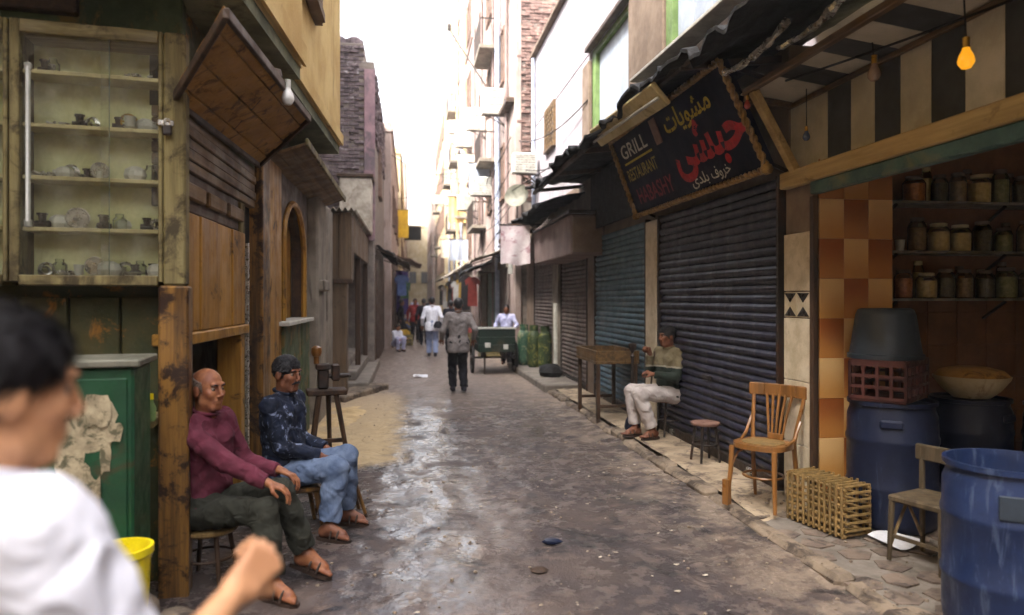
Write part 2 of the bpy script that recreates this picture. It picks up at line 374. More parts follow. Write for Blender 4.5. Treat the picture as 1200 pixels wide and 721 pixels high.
def sdf_mesh(name, prims, vox, mat, parent, k=.03, folds=None):
    solid = [p for p in prims if p[0] in 'ce']
    lo = np.min([_bb(p)[0] for p in solid], 0) - vox * 3 - .01; hi = np.max([_bb(p)[1] for p in solid], 0) + vox * 3 + .01
    n = np.ceil((hi - lo) / vox).astype(int) + 1
    ax = [lo[i] + vox * np.arange(n[i]) for i in range(3)]
    D = np.full(n, 1.0, np.float32)
    for p in prims:
        a, b = _bb(p); kk = p[-1] if p[-1] is not None else k; pad = kk + .05
        i0 = np.clip(np.floor((a - pad - lo) / vox).astype(int), 0, n); i1 = np.clip(np.ceil((b + pad - lo) / vox).astype(int) + 1, 0, n)
        if (i1 <= i0).any(): continue
        sl = tuple(slice(i0[i], i1[i]) for i in range(3))
        X = ax[0][sl[0]][:, None, None]; Y = ax[1][sl[1]][None, :, None]; Z = ax[2][sl[2]][None, None, :]
        px, py, pz = X - p[1][0], Y - p[1][1], Z - p[1][2]
        if p[0] == 'c':
            ba = p[2] - p[1]; t = np.clip((px * ba[0] + py * ba[1] + pz * ba[2]) / (ba @ ba), 0, 1)
            d = np.sqrt((px - t * ba[0]) ** 2 + (py - t * ba[1]) ** 2 + (pz - t * ba[2]) ** 2) - (p[3] + (p[4] - p[3]) * t)
        elif p[0] in 'eh':
            Mx = p[3]; q = [px * Mx[0, i] + py * Mx[1, i] + pz * Mx[2, i] for i in range(3)]
            k0 = np.sqrt(sum((q[i] / p[2][i]) ** 2 for i in range(3))) + 1e-6; k1 = np.sqrt(sum((q[i] / p[2][i] ** 2) ** 2 for i in range(3))) + 1e-6
            d = k0 * (k0 - 1) / k1
        else:
            d = np.maximum(-(px * p[2][0] + py * p[2][1] + pz * p[2][2]), np.sqrt(px * px + py * py + pz * pz) - p[3])
        d = d.astype(np.float32); s = D[sl]
        if p[0] in 'ce':
            h = np.maximum(kk - np.abs(s - d), 0) / kk; D[sl] = np.minimum(s, d) - h * h * kk / 4
        elif p[0] == 'h':
            d = -d; h = np.maximum(kk - np.abs(s - d), 0) / kk; D[sl] = np.maximum(s, d) + h * h * kk / 4
        else: D[sl] = np.maximum(s, -d)
    if folds:
        amp, fr, sd = folds
        X = ax[0][:, None, None]; Y = ax[1][None, :, None]; Z = ax[2][None, None, :]
        w = np.sin(X * fr * .55 + sd + 1.6 * np.sin(Z * fr * .5 + sd * 2) + 1.2 * np.sin(Y * fr * .4)) 
        w2 = np.sin(Z * fr * 1.1 + 2.2 * np.sin(X * fr * .45 + sd) + 1.8 * np.sin(Y * fr * .6 + 1.7 * sd))
        w3 = np.sin((X + .6 * Z) * fr * 2.1 + 2.5 * np.sin(Y * fr * .7 + sd) + 2 * np.sin(Z * fr * .8))
        D += (amp * (.5 * w + .7 * w2 * np.abs(w2) + .35 * w3 * np.maximum(w, 0))).astype(np.float32)
    s = D < 0
    c = np.zeros(tuple(n - 1), np.int8)
    for i in (0, 1):
        for j in (0, 1):
            for l in (0, 1): c += s[i:n[0] - 1 + i, j:n[1] - 1 + j, l:n[2] - 1 + l]
    act = (c > 0) & (c < 8); ijk = np.argwhere(act)
    idx = np.full(act.shape, -1, np.int64); idx[act] = np.arange(len(ijk))
    acc = np.zeros((len(ijk), 3)); cnt = np.zeros(len(ijk))
    cor = [(i, j, l) for i in (0, 1) for j in (0, 1) for l in (0, 1)]
    for a in cor:
        for axx in range(3):
            if a[axx]: continue
            b = list(a); b[axx] = 1
            da = D[ijk[:, 0] + a[0], ijk[:, 1] + a[1], ijk[:, 2] + a[2]]; db = D[ijk[:, 0] + b[0], ijk[:, 1] + b[1], ijk[:, 2] + b[2]]
            mk = (da < 0) != (db < 0); t = np.where(mk, da / np.where(da == db, 1, da - db), 0)
            pos = np.tile(np.array(a, float), (len(ijk), 1)); pos[:, axx] = t
            acc[mk] += pos[mk]; cnt[mk] += 1
    V = lo + vox * (ijk + acc / cnt[:, None])
    Q = []
    for axx in range(3):
        o = [i for i in range(3) if i != axx]
        sa = [slice(None)] * 3; sb = [slice(None)] * 3; sa[axx] = slice(0, -1); sb[axx] = slice(1, None)
        cr = np.argwhere(s[tuple(sa)] != s[tuple(sb)])
        ok = np.all([(cr[:, q] >= 1) & (cr[:, q] < n[q] - 1) for q in o], 0); cr = cr[ok]
        f = []
        for (u, w) in ((-1, -1), (0, -1), (0, 0), (-1, 0)):
            e = cr.copy(); e[:, o[0]] += u; e[:, o[1]] += w; f.append(idx[e[:, 0], e[:, 1], e[:, 2]])
        f = np.stack(f, 1); fl = s[cr[:, 0], cr[:, 1], cr[:, 2]] ^ (axx == 1); f[~fl] = f[~fl][:, ::-1]
        Q.append(f)
    Q = np.concatenate(Q); Q = Q[(Q >= 0).all(1)]
    me = bpy.data.meshes.new(name); me.vertices.add(len(V)); me.vertices.foreach_set('co', V.astype(np.float32).ravel())
    me.loops.add(len(Q) * 4); me.loops.foreach_set('vertex_index', Q.astype(np.int32).ravel())
    me.polygons.add(len(Q)); me.polygons.foreach_set('loop_start', np.arange(0, len(Q) * 4, 4, dtype=np.int32))
    me.polygons.foreach_set('use_smooth', np.ones(len(Q), bool)); me.update(calc_edges=True); me.validate()
    me.materials.append(mat)
    return link(me, name, parent)

def unit(v): v = np.array(v, float); return v / np.linalg.norm(v)
def ik(a, c, l1, l2, hint):
    a = np.array(a, float); c = np.array(c, float); d = c - a; L = np.linalg.norm(d); u = d / L
    L = min(L, (l1 + l2) * .995)
    x = (l1 * l1 - l2 * l2 + L * L) / (2 * L); h = math.sqrt(max(l1 * l1 - x * x, 0))
    t = np.array(hint, float); t = t - u * (t @ u); return a + u * x + unit(t) * h

def hand(wr, d, nrm, side, curl=.5, s=1., thumb=.5):
    """palm + five jointed fingers. d: wrist to fingers, nrm: out of the palm, side: +1 thumb on d x nrm side"""
    d = unit(d); nrm = unit(np.array(nrm) - d * (np.array(nrm) @ d)); t = np.cross(d, nrm) * side
    wr = np.array(wr, float); P = []
    for i, o in enumerate((.030, .010, -.010, -.029)):
        kn = wr + d * (.088, .092, .088, .080)[i] * s + t * o * s
        P.append(cone(wr + t * o * .55 * s + d * .012, kn, .0135 * s, .0105 * s, .012))
        L = (.040, .045, .042, .033)[i] * s; p = kn; a = curl * .9
        for q in range(3):
            v = d * math.cos(a) + nrm * math.sin(a); e = p + v * L * (1, .62, .5)[q]
            P.append(cone(p, e, (.0095 - .0008 * q) * s, (.0088 - .0009 * q) * s, .003)); p = e; a += curl * (1.1, .8, 0)[q]
    b = wr + d * .028 * s + t * .022 * s; e1 = b + (d * .6 + t * .75 + nrm * .45) * .045 * s
    e2 = e1 + (d * (.9) + t * (.35 - thumb) + nrm * .5) * .034 * s
    P += [cone(wr, b, .016 * s, .015 * s, .012), cone(b, e1, .0135 * s, .011 * s, .008), cone(e1, e2, .0105 * s, .0085 * s, .004)]
    return P
def foot(an, toe, up, s=1.):
    d = unit(toe); an = np.array(an, float); up = np.array(up, float); w = np.cross(d, up)
    so = an - up * .062 * s; P = [cone(an, so - d * .03 * s + up * .03 * s, .036 * s, .034 * s), cone(so - d * .035 * s + up * .032 * s, so + d * .10 * s + up * .024 * s, .033 * s, .028 * s), cone(an + d * .02, so + d * .12 * s + up * .022 * s, .034 * s, .024 * s)]
    for i, o in enumerate((.028, .012, -.004, -.018, -.030)):
        p = so + d * (.125 - .006 * i) * s + w * o * s + up * .014 * s; P.append(cone(p - d * .04 * s + up * .006, p + d * (.045 - .005 * i) * s - up * .003, .014 * s, (.0125 - .0012 * i) * s, .006))
    return P

def strands(me, hc, HM, s, L, n):
    rr = np.random.RandomState(3); co = np.zeros(len(me.vertices) * 3, np.float32); me.vertices.foreach_get('co', co); co = co.reshape(-1, 3)
    no = np.array([v.normal[:] for v in me.vertices]); ids = rr.randint(0, len(co), n)
    vs = [tuple(c) for c in co]; fs = [tuple(p.vertices) for p in me.polygons]; back = -HM[:, 1]; up = HM[:, 2]
    for i in ids:
        p, nn = co[i], no[i]
        if (p - hc) @ HM[:, 1] > .03 * s and (p - hc) @ up < .03: continue
        d = back * .7 - up * .55 + HM[:, 0] * .25 * np.sign((p - hc) @ HM[:, 0]) + rr.normal(0, .28, 3); d = d - nn * (d @ nn); d = unit(d)
        w = np.cross(d, nn) * .0022; l = L * rr.uniform(.6, 1.2); b = len(vs); q = p - nn * .002
        vs += [tuple(q - w), tuple(q + w), tuple(p + d * l * .5 + nn * .005 + w * .8), tuple(p + d * l * .5 + nn * .005 - w * .8), tuple(p + d * l + nn * rr.uniform(0, .012))]
        fs += [(b, b + 1, b + 2, b + 3), (b + 3, b + 2, b + 4)]
    mt = me.materials[0]; me.clear_geometry(); me.from_pydata(vs, [], fs); me.update()
    for pl_ in me.polygons: pl_.use_smooth = True

def person(root, pel, F, U=(0, 0, 1), look=None, wr=None, elb=None, an=None, knee=None, toe=None, s=1., vox=.008,
           skin='skin', shirt=None, trousers=None, hair=None, hairstyle='short', beard=None, hands=None, shoes=None, sleeve=1.0, shoefill=None,
           knee_abs=None, sleeve_r=1.0, leg_r=1.0, bulk=1.0, hem=.93, folds=.0065, tilt=(0, 0, 1), collar=None, skirt=0.0):
    """wr/an/...: (left, right)"""
    pel = np.array(pel, float); U = unit(U); F = np.array(F, float); F = unit(F - U * (F @ U)); Rt = np.cross(F, U)
    look = unit(look if look is not None else F); hu = unit(np.array(tilt) - look * (np.array(tilt) @ look)); hr = np.cross(look, hu)
    HM = np.stack([hr, look, hu], 1)
    nb = pel + U * .50 * s + F * .01 * s; hc = nb + U * .075 * s + hu * .065 * s + look * .025 * s
    sh = [pel + U * .445 * s + sg * Rt * .175 * s * (1 + .3 * (bulk - 1)) for sg in (-1, 1)]; hp = [pel - U * .02 * s + sg * Rt * .088 * s for sg in (-1, 1)]
    el = [ik(sh[i], wr[i], .285 * s, .255 * s, elb[i]) for i in (0, 1)]
    kn = [np.array(knee_abs[i]) if knee_abs else ik(hp[i], an[i], .43 * s, .42 * s, knee[i]) for i in (0, 1)]
    wr = [el[i] + unit(np.array(wr[i]) - el[i]) * .255 * s for i in (0, 1)]
    def torso(f):
        b = bulk; P = []
        for sg in (-1, 1):
            P.append(cone(pel + sg * Rt * .055 * s + U * .06 * s, pel + sg * Rt * .075 * s + U * .36 * s, .098 * s * b + f, .108 * s * b + f))
            P.append(cone(nb - U * .03 * s, sh[(sg + 1) // 2] + U * .0 * s, .046 * s + f, .056 * s + f))
        P += [cone(hp[0], hp[1], .108 * s * b + f), ball(pel + U * .13 * s + F * .03 * s, .105 * s * b + f)]
        return P
    def legs(f, r=(.088, .062, .055, .038)):
        P = []
        for i in (0, 1):
            mid = kn[i] + (np.array(an[i]) - kn[i]) * .35
            P += [cone(hp[i], kn[i], r[0] * s + f, r[1] * s + f), cone(kn[i], mid, r[1] * s + f, r[2] * s + f), cone(mid, an[i], r[2] * s + f, r[3] * s + f)]
        return P
    hl = lambda x, y, z: hc + HM @ np.array((x, y, z)) * s
    # --- body: skin
    B = torso(-.016) + legs(-.012)
    for i in (0, 1):
        B += [cone(sh[i], el[i], .044 * s, .036 * s), cone(el[i], wr[i], .037 * s, .024 * s)]
    B += [cone(nb - U * .04 * s, hl(0, -.02, -.04), .058 * s, .053 * s)]
    B += [ell(hl(0, -.012, .030), np.array((.072, .091, .084)) * s, HM), ell(hl(0, .030, -.042), np.array((.057, .058, .080)) * s, HM), ball(hl(-.040, .012, -.072), .022 * s, .03), ball(hl(.040, .012, -.072), .022 * s, .03),
          cone(hl(-.02, .062, -.098), hl(.02, .062, -.098), .018 * s, .018 * s, .02), cone(hl(-.035, .077, .030), hl(.035, .077, .030), .0115 * s, .0115 * s, .012),
          ball(hl(-.040, .060, -.022), .021 * s, .02), ball(hl(.040, .060, -.022), .021 * s, .02),
          ell(hl(-.076, -.008, -.008), np.array((.010, .024, .033)) * s, HM, .008), ell(hl(.076, -.008, -.008), np.array((.010, .024, .033)) * s, HM, .008)]
    B += [hole(hl(sg * .031, .094, .005), np.array((.017, .013, .0085)) * s, HM, .010) for sg in (-1, 1)]
    B += [cone(hl(0, .086, .018), hl(0, .106, -.026), .0070 * s, .0110 * s, .010), ball(hl(-.013, .098, -.034), .009 * s, .006), ball(hl(.013, .098, -.034), .009 * s, .006),
          cone(hl(-.019, .080, -.058), hl(.019, .080, -.058), .0095 * s, .0095 * s, .008), cone(hl(-.016, .079, -.072), hl(.016, .079, -.072), .0095 * s, .0095 * s, .008),
          hole(hl(0, .093, -.0655), np.array((.024, .009, .0026)) * s, HM, .004)]
    for i in (0, 1):
        hd = (hands or [{}, {}])[i]; dd = hd.get('d', wr[i] - el[i]); nn = hd.get('n', -U)
        B += hand(wr[i] - unit(dd) * .005, dd, nn, hd.get('side', 1 if i == 0 else -1), hd.get('curl', .5), s, hd.get('thumb', .5))
        B += foot(an[i], toe[i], unit(np.cross(np.cross(unit(toe[i]), (0, 0, 1)), unit(toe[i]))), s)
    sdf_mesh('body', B, vox, m[skin], root, .025)
    # --- eyes
    if vox <= .009:
        for sg in (-1, 1):
            e = MB().lathe([(.0115 * s * math.sin(q), .0115 * s * math.cos(q)) for q in np.linspace(0, math.pi, 9)], 10, hl(sg * .031, .0705, .005)).build('eye', m['eye'], root, True)
            MB().lathe([(.0085 * s * math.sin(q), .0085 * s * math.cos(q)) for q in np.linspace(0, math.pi, 7)], 8, hl(sg * .031, .0748, .004)).build('iris', m['iris'], e, True)
    # --- shirt / jumper
    if shirt:
        S = torso(.006)
        for i in (0, 1):
            S += [cone(sh[i], el[i], .060 * s * sleeve_r, .054 * s * sleeve_r), ]
            if sleeve >= 1: S += [cone(el[i], wr[i], .054 * s, .041 * s, .02), cut(wr[i] - unit(wr[i] - el[i]) * .012, unit(wr[i] - el[i]), .10)]
            elif sleeve < .5: S += [cut(sh[i] + (el[i] - sh[i]) * .8, unit(el[i] - sh[i]), .12)]
        if skirt:
            for sg in (-1, 1): S.append(cone(pel + sg * Rt * .06 * s, pel + sg * Rt * .075 * s - U * skirt * s, .115 * s, .125 * s))
        S.append(cut(pel - U * (.055 + skirt) * s, -U, .34))
        so = sdf_mesh('shirt' if shirt[1] is None else shirt[1], S, max(vox, .0075), m[shirt[0]], root, .035, (folds, 55, .7))
        ck = MB(); ring = []
        for q in range(17):
            a = q / 16 * 2 * math.pi; ring.append(nb + U * (.016 * s) + (F * math.cos(a) * .066 + Rt * math.sin(a) * .066) * s - U * .018 * s * (math.cos(a)))
        ck.tube(ring, .011 * s, 8); ck.build('collar', m[collar or shirt[0]], so, True)
    if trousers:
        T = legs(.010, (.090 * leg_r, .068 * leg_r, .066 * leg_r, .060 * leg_r)) + [cone(hp[0], hp[1], .112 * s), cone(pel, pel + U * .07 * s, .112 * s)]
        for i in (0, 1):
            dd = np.array(an[i]) - kn[i]; T.append(cut(kn[i] + dd * hem, unit(dd), .13))
        sdf_mesh('trousers', T, max(vox, .0075), m[trousers], root, .03, (folds * 1.5, 48, 2.1))
    # --- hair, moustache
    if hair:
        Hh = [ell(hl(0, -.014, .034), np.array((.0775, .097, .0895)) * s, HM)]
        if hairstyle == 'short': Hh += [cut(hl(0, .066, .02), HM @ np.array((0, .85, -.55)), .09), cut(hl(0, .02, -.02), HM @ np.array((0, .35, -1.)), .16)]
        if hairstyle == 'full': Hh = [ell(hl(0, -.014, .036), np.array((.081, .100, .093)) * s, HM), cone(hl(0, -.05, -.02), hl(0, -.045, -.045), .045 * s), cut(hl(0, .066, .035), HM @ np.array((0, .9, -.4)), .10), cut(hl(0, .012, -.0), HM @ np.array((0, .8, -1.)), .17)]
        if hairstyle == 'bald': Hh += [cut(hl(0, 0, .050), HM @ np.array((0, .35, 1.)), .2), cut(hl(0, .028, 0), HM @ np.array((0, 1., .1)), .2), cut(hl(0, 0, -.045), HM @ np.array((0, .2, -1.)), .2)]
        ho = sdf_mesh('hair', Hh, min(vox, .008), m[hair], root, .02, (.0015, 120, 1.3))
        if vox <= .009: strands(ho.data, hc, HM, s, .05 if hairstyle == 'full' else (.022 if hairstyle == 'short' else .008), (5200 if hairstyle == 'full' else 3000) if hairstyle != 'bald' else 900)
        if vox <= .009:
            for sg in (-1, 1): MB().tube([hl(sg * .014, .091, .026), hl(sg * .032, .090, .031), hl(sg * .048, .076, .024)], [.003 * s, .0042 * s, .002 * s], 6).build('eyebrow', m['hair'], root, True)
    if beard:
        MB().tube([hl(-.033, .078, -.062), hl(-.017, .094, -.048), hl(0, .099, -.045), hl(.017, .094, -.048), hl(.033, .078, -.062)], [.004 * s, .0085 * s, .0095 * s, .0085 * s, .004 * s], 8).build('moustache', m[beard], root, True)
    # --- footwear
    for i in (0, 1):
        if not shoes: continue
        d = unit(toe[i]); up = unit(np.cross(np.cross(d, (0, 0, 1)), d)); w = np.cross(d, up); a = np.array(an[i], float); so = a - up * .066 * s
        if shoes == 'sandal':
            pts = [(-.075, -.028), (-.085, 0), (-.075, .028), (.0, .034), (.10, .044), (.155, .036), (.178, .008), (.165, -.024), (.10, -.040), (.0, -.034)]
            sa = MB().prism([so + d * u * s + w * v * s - up * .022 * s for u, v in pts], up * .022 * s).build('sandal', m['sandal'], root)
            for t0 in (.045, .095):
                q = MB()
                q.tube([so + d * t0 * s + w * .047 * s * math.cos(g) + up * (.078 - t0 * .20) * s * math.sin(g) for g in np.linspace(0, math.pi, 9)], .0075 * s, 6)
                q.build('strap', m['sandal'], sa, True)
        else:
            sdf_mesh('shoe', [cone(so - d * .045 * s + up * .035 * s, so + d * .13 * s + up * .022 * s, .044 * s, .040 * s), cone(a, so + up * .04 * s, .046 * s, .042 * s)], max(vox, .01), m[shoes], root, .02)
    return dict(hc=hc, wr=wr, el=el, kn=kn, nb=nb, HM=HM)
# ---------------------------------------------------------------- ground
def road_mat():
    t = NT('wet_muddy_road')
    a = t.noise(.9, 7, .65, None, .6); b = t.noise(7, 6, .7); c = t.noise(60, 4, .7); d = t.noise(2.6, 6, .65, None, .8)
    col = t.mix(t.ramp(a, .38, .62), C('4e413b'), C('393031'))
    col = t.mix(t.ramp(b, .48, .68), col, C('66564d'))
    col = t.mix(t.ramp(d, .53, .64), col, C('241e1e'))
    col = t.mix(.3, col, t.mix(c, (.3, .3, .3, 1), (1.6, 1.6, 1.6, 1)), 'MULTIPLY')
    sx = t.n('ShaderNodeSeparateXYZ'); t.l(t.pos, sx.inputs[0])
    # damp film is thicker on the left half of the near alley (spilled water), dry dust farther off
    wet = t.mth('MULTIPLY', t.ramp(sx.outputs[1], 8.5, 13, 1., .15), t.ramp(sx.outputs[0], 1.1, 2.4, 1., .45))
    w = t.mth('MULTIPLY', t.ramp(t.noise(1.7, 6, .6, None, .5), .34, .55), wet)
    pool = t.mth('MULTIPLY', t.ramp(t.noise(2.4, 5, .6, None, .7), .52, .6), wet)
    sm = t.mth('MULTIPLY', t.mth('MULTIPLY', t.ramp(sx.outputs[0], .35, -.45), t.ramp(sx.outputs[1], 6.7, 7.6)), t.ramp(sx.outputs[1], 14.5, 11.5))
    sm = t.ramp(t.mth('ADD', sm, t.mth('MULTIPLY', t.mth('SUBTRACT', t.noise(5, 8, .8), .5), 1.7)), .25, .95)
    col = t.mix(sm, col, t.mix(b, C('8f7a58'), C('c8ad82'))); w = t.mth('MULTIPLY', w, t.mth('SUBTRACT', 1., sm))
    dry = t.ramp(sx.outputs[1], 8, 14, 0., .55)
    col = t.mix(dry, col, C('85756a'))
    edge = t.mth('MULTIPLY', t.ramp(sx.outputs[0], 1.5, 2.45), t.ramp(t.noise(3.2, 6, .7), .42, .6))
    col = t.mix(t.mth('MULTIPLY', edge, .45), col, C('b09c86'))
    t.set('Base Color', col); t.set('Specular IOR Level', .5)
    t.set('Roughness', .75); t.set('Coat Weight', t.mth('MINIMUM', t.mth('MULTIPLY', w, 1.3), 1.)); t.set('Coat Roughness', t.mth('MAXIMUM', t.mth('SUBTRACT', t.ramp(b, .35, .6, .10, .34), t.mth('MULTIPLY', pool, .3)), .04)); t.set('Coat IOR', 1.4)
    cb = t.n('ShaderNodeBump'); cb.inputs['Strength'].default_value = .45; cb.inputs['Distance'].default_value = .02; t.l(t.noise(11, 4, .55), cb.inputs['Height']); t.l(cb.outputs[0], t.b.inputs['Coat Normal'])
    h = t.mth('ADD', t.mth('MULTIPLY', b, .7), t.mth('MULTIPLY', c, .35))
    t.bump(t.mth('MULTIPLY', h, t.mth('SUBTRACT', 1., t.mth('MULTIPLY', pool, .9))), .75, .035)
    return t.m
m['road'] = road_mat()
m['dust'] = MAT('pale_dusty_concrete', 'b09d84', '8c7b66', .92, 3, stain='5f5248', stain_t=(.48, .64), sscale=4.5, bump=.5, bscale=30)
m['sand'] = MAT('yellow_sand', 'c8ad82', 'ab9268', .95, 4, bump=.6, bscale=60, stain='7d6648', stain_t=(.58, .75))
m['paver'] = MAT('worn_paving', '7b6b5e', '5c5048', .75, 5, spec=.4, stain='3f3732', stain_t=(.5, .64), sscale=6, bump=.5, bscale=40)
m['kerb'] = MAT('worn_kerb_stone', '8a7a68', '685b4e', .9, 4, stain='453b34', stain_t=(.46, .6), sscale=5, bump=.6, bscale=25)
m['gravel'] = MAT('grit', '9a8a78', '6a5c50', .9, 30, bump=.2)
m['chip'] = MAT('pale_litter', 'c0b4a4', '9a8c7c', .9, 20, bump=.1)
t = NT('muddy_water'); t.set('Base Color', (.05, .042, .04, 1)); t.set('Roughness', .06); t.set('Specular IOR Level', .6); t.bump(t.noise(9, 3), .06, .01); m['water'] = t.m

g = MB().grid(lambda u, v: (-60 + 120 * u, -40 + 160 * v, -.06), 20, 20).build('ground', m['dust']); struct(g)
BAS = [(-.22, 6.0, .42, .26), (.12, 6.05, .24, .16), (-.42, 5.5, .26, .3), (-.12, 4.5, .20, .13), (.17, 3.92, .14, .09), (-.3, 4.1, .2, .22), (-.05, 5.1, .2, .2), (-.55, 6.5, .3, .2), (.5, 5.0, .1, .1), (.75, 4.3, .13, .08), (-.15, 3.5, .2, .2)]
_r = random.Random(21); BAS += [(_r.uniform(-.8, 1.0), 3.2 + 4.6 * _r.random(), _r.uniform(.04, .15), _r.uniform(.04, .12)) for _ in range(34)]
def road_z(x, y):
    z = .014 * fbm(x * 1.6, y * 1.6, 1) + .013 * fbm(x * 5, y * 5, 4, 3) + (.007 * fbm(x * 14, y * 14, 9, 2) if y < 12 else 0)
    z += .018 * max(0, (x - 1.2) / 1.3) ** 2 + .010 * max(0, -x - .9)
    for bx, by, ra, rb in BAS:
        q = ((x - bx) / ra) ** 2 + ((y - by) / rb) ** 2
        if q < 4: z -= .008 * math.exp(-q * 1.2)
    return z
def road_fn(u, v):
    x = -1.9 + 4.55 * u; y = -1.5 + 92 * v ** 2.6
    return (x, y, road_z(x, y))
rd = MB().grid(road_fn, 90, 430).build('alley_road', m['road'], None, 60); struct(rd)
rb = MB().grid(lambda u, v: (-9 + 12 * u, -12 + 10.5 * v, -.012), 4, 4).build('street_corner', m['road']); struct(rb)
rl = MB().grid(lambda u, v: (-9 + 7.12 * u, -1.5 + 6 * v, -.008), 4, 4).build('side_street', m['road']); struct(rl)
pd = MB()
for bx, by, ra, rb_ in BAS:
    zq = -.0155 - .0002 * BAS.index((bx, by, ra, rb_))
    pd.add([(bx, by, zq)] + [(bx + 1.5 * ra * math.cos(a), by + 1.5 * rb_ * math.sin(a), zq) for a in np.linspace(0, 2 * math.pi, 18)[:-1]], [(0, i + 1, (i + 1) % 17 + 1) for i in range(17)])


# sand on the left
def sand_fn(u, v):
    x = -1.35 + .95 * u; y = 7.5 + 4.4 * v
    e = min(u * 4, (1 - u) * 2.2, v * 5, (1 - v) * 5, 1); e = e * e * (3 - 2 * e) * (.6 + .5 * fbm(x * 2, y * 2, 3))
    return (x, y, -.035 + .07 * e + .008 * fbm(x * 9, y * 9, 5))
struct(MB().grid(sand_fn, 40, 90).build('sand_patch', m['sand'], None, 60))

# right-hand pavement with kerb stones, paving stones
def pav_fn(u, v):
    y = 4.7 + 12.5 * v; x = 2.53 + (.62 if y > 5.45 else .45) * u
    return (x, y, .072 - .055 * max(0, min(1, (5.5 - y) / .8)) + .012 * fbm(x * 3, y * 3, 2) + .006 * fbm(x * 12, y * 12, 6) - (.03 * max(0, .5 - u) * abs(fbm(y * 1.7, 3.1, 0))))
pav = MB().grid(pav_fn, 14, 150).build('pavement', m['dust'], None, 60); struct(pav)
y = 2.0; i = 0
while y < 16.8:
    L = random.uniform(.38, .62); k = random.uniform(-.025, .02)
    MB().box((2.47 + k, y + L / 2, .0 + random.uniform(-.035, .018)), (.14 + random.uniform(-.02, .03), L - .015, .14), Matrix.Rotation(random.uniform(-.07, .07), 3, 'Z') @ Matrix.Rotation(random.uniform(-.12, .12), 3, 'Y') @ Matrix.Rotation(random.uniform(-.03, .03), 3, 'X'), .03).build('kerb_stone', m['kerb'], pav)
    y += L; i += 1
pnear = MB().grid(lambda u, v: (2.5 + 5.5 * u, -3 + 8.25 * v, .03), 4, 4).build('shop_front_floor', m['concrete']); struct(pnear)
for iy in range(17):
    for ix in range(7):
        x0 = 2.55 + ix * .235 + (iy % 2) * .1; y0 = 1.6 + iy * .215
        if random.random() < .1: continue
        rr = random.Random(iy * 31 + ix); n = rr.choice((5, 6, 7))
        pts = [(x0 + .108 * (1 + rr.uniform(-.18, .1)) * math.cos(2 * math.pi * q / n + iy * 1.7 + ix) * 1.05, y0 + .105 * (1 + rr.uniform(-.18, .12)) * math.sin(2 * math.pi * q / n + iy * 1.7 + ix), .02) for q in range(n)]
        b = MB().prism(pts, (0, 0, .014 + rr.uniform(0, .010))); b.build('paving_stone', m['paver' if rr.random() < .8 else 'kerb'], pnear)
gs = MB()
for q in range(620):
    y = 2.2 + 12 * random.random() ** 1.6; x = random.uniform(-1.2, 2.45) if q % 3 else random.uniform(1.7, 3.0); s_ = random.uniform(.006, .022)
    z = road_z(x, y) if x < 2.42 else .075
    gs.stone((x, y, z - s_ * .2), (s_ * 1.3, s_, s_ * .7), q, q)
struct(gs.build('grit', m['gravel']), 'stuff', 'small stones and grit scattered over the muddy alley')
gs = MB()
for q in range(80):
    y = 2.6 + 9 * random.random() ** 1.4; x = random.gauss(1.35, .6); 
    if not -1 < x < 2.4: continue
    z = road_z(x, y) + .006; a = random.uniform(0, 6); s_ = random.uniform(.006, .024)
    gs.prism([(x + s_ * random.uniform(.6, 1.1) * math.cos(a + j * 1.26), y + s_ * .6 * random.uniform(.6, 1.1) * math.sin(a + j * 1.26), z + random.uniform(0, .006)) for j in range(5)], (0, 0, .004))
struct(gs.build('pale_litter', m['chip']), 'stuff', 'pale scraps and chips trodden into the road')

# ---------------------------------------------------------------- building helpers
def fb(mb, ax, P, out, d0, d1, a0, a1, z0, z1, b=0.0):
    e0, e1 = sorted((P + out * d0, P + out * d1))
    return mb.span(e0, e1, a0, a1, z0, z1, b) if ax == 'x' else mb.span(a0, a1, e0, e1, z0, z1, b)
def window(parent, ax, P, out, a0, a1, z0, z1, frame='darkwood_z', pane='pane', shutter=None, t=.06):
    w = MB()
    fb(w, ax, P, out, -.02, .06, a0 - t, a0, z0 - t, z1 + t); fb(w, ax, P, out, -.02, .06, a1, a1 + t, z0 - t, z1 + t)
    fb(w, ax, P, out, -.02, .058, a0, a1, z1, z1 + t); fb(w, ax, P, out, -.02, .09, a0, a1, z0 - t, z0)
    fb(w, ax, P, out, -.02, .04, (a0 + a1) / 2 - .02, (a0 + a1) / 2 + .02, z0, z1)
    o = w.build('window', m[frame], parent)
    fb(MB(), ax, P, out, -.03, .012, a0, a1, z0, z1).build('pane', m[pane], o)
    if shutter:
        for c0, c1 in ((a0 - (a1 - a0) * .5 - t, a0 - t), (a1 + t, a1 + (a1 - a0) * .5 + t)):
            q = MB(); fb(q, ax, P, out, .01, .045, c0, c1, z0, z1)
            for k in range(8): zz = z0 + (z1 - z0) * (k + .5) / 8; fb(q, ax, P, out, .044, .06, c0 + .04, c1 - .04, zz - .03, zz + .02)
            q.build('shutter', m[shutter], o)
    return o
def block(name, label, x0, x1, y0, y1, z1, mat, z0=-.3, cat='building', parapet=True):
    r = thing(name, label, cat, ((x0 + x1) / 2, (y0 + y1) / 2, 0))
    sp('wall', m[mat], r, x0, x1, y0, y1, z0, z1, .03)
    if parapet: MB().span(x0 - .06, x1 + .06, y0 - .06, y1 + .06, z1 - .35, z1 - .2, .02).build('cornice', m[mat], r)
    return r
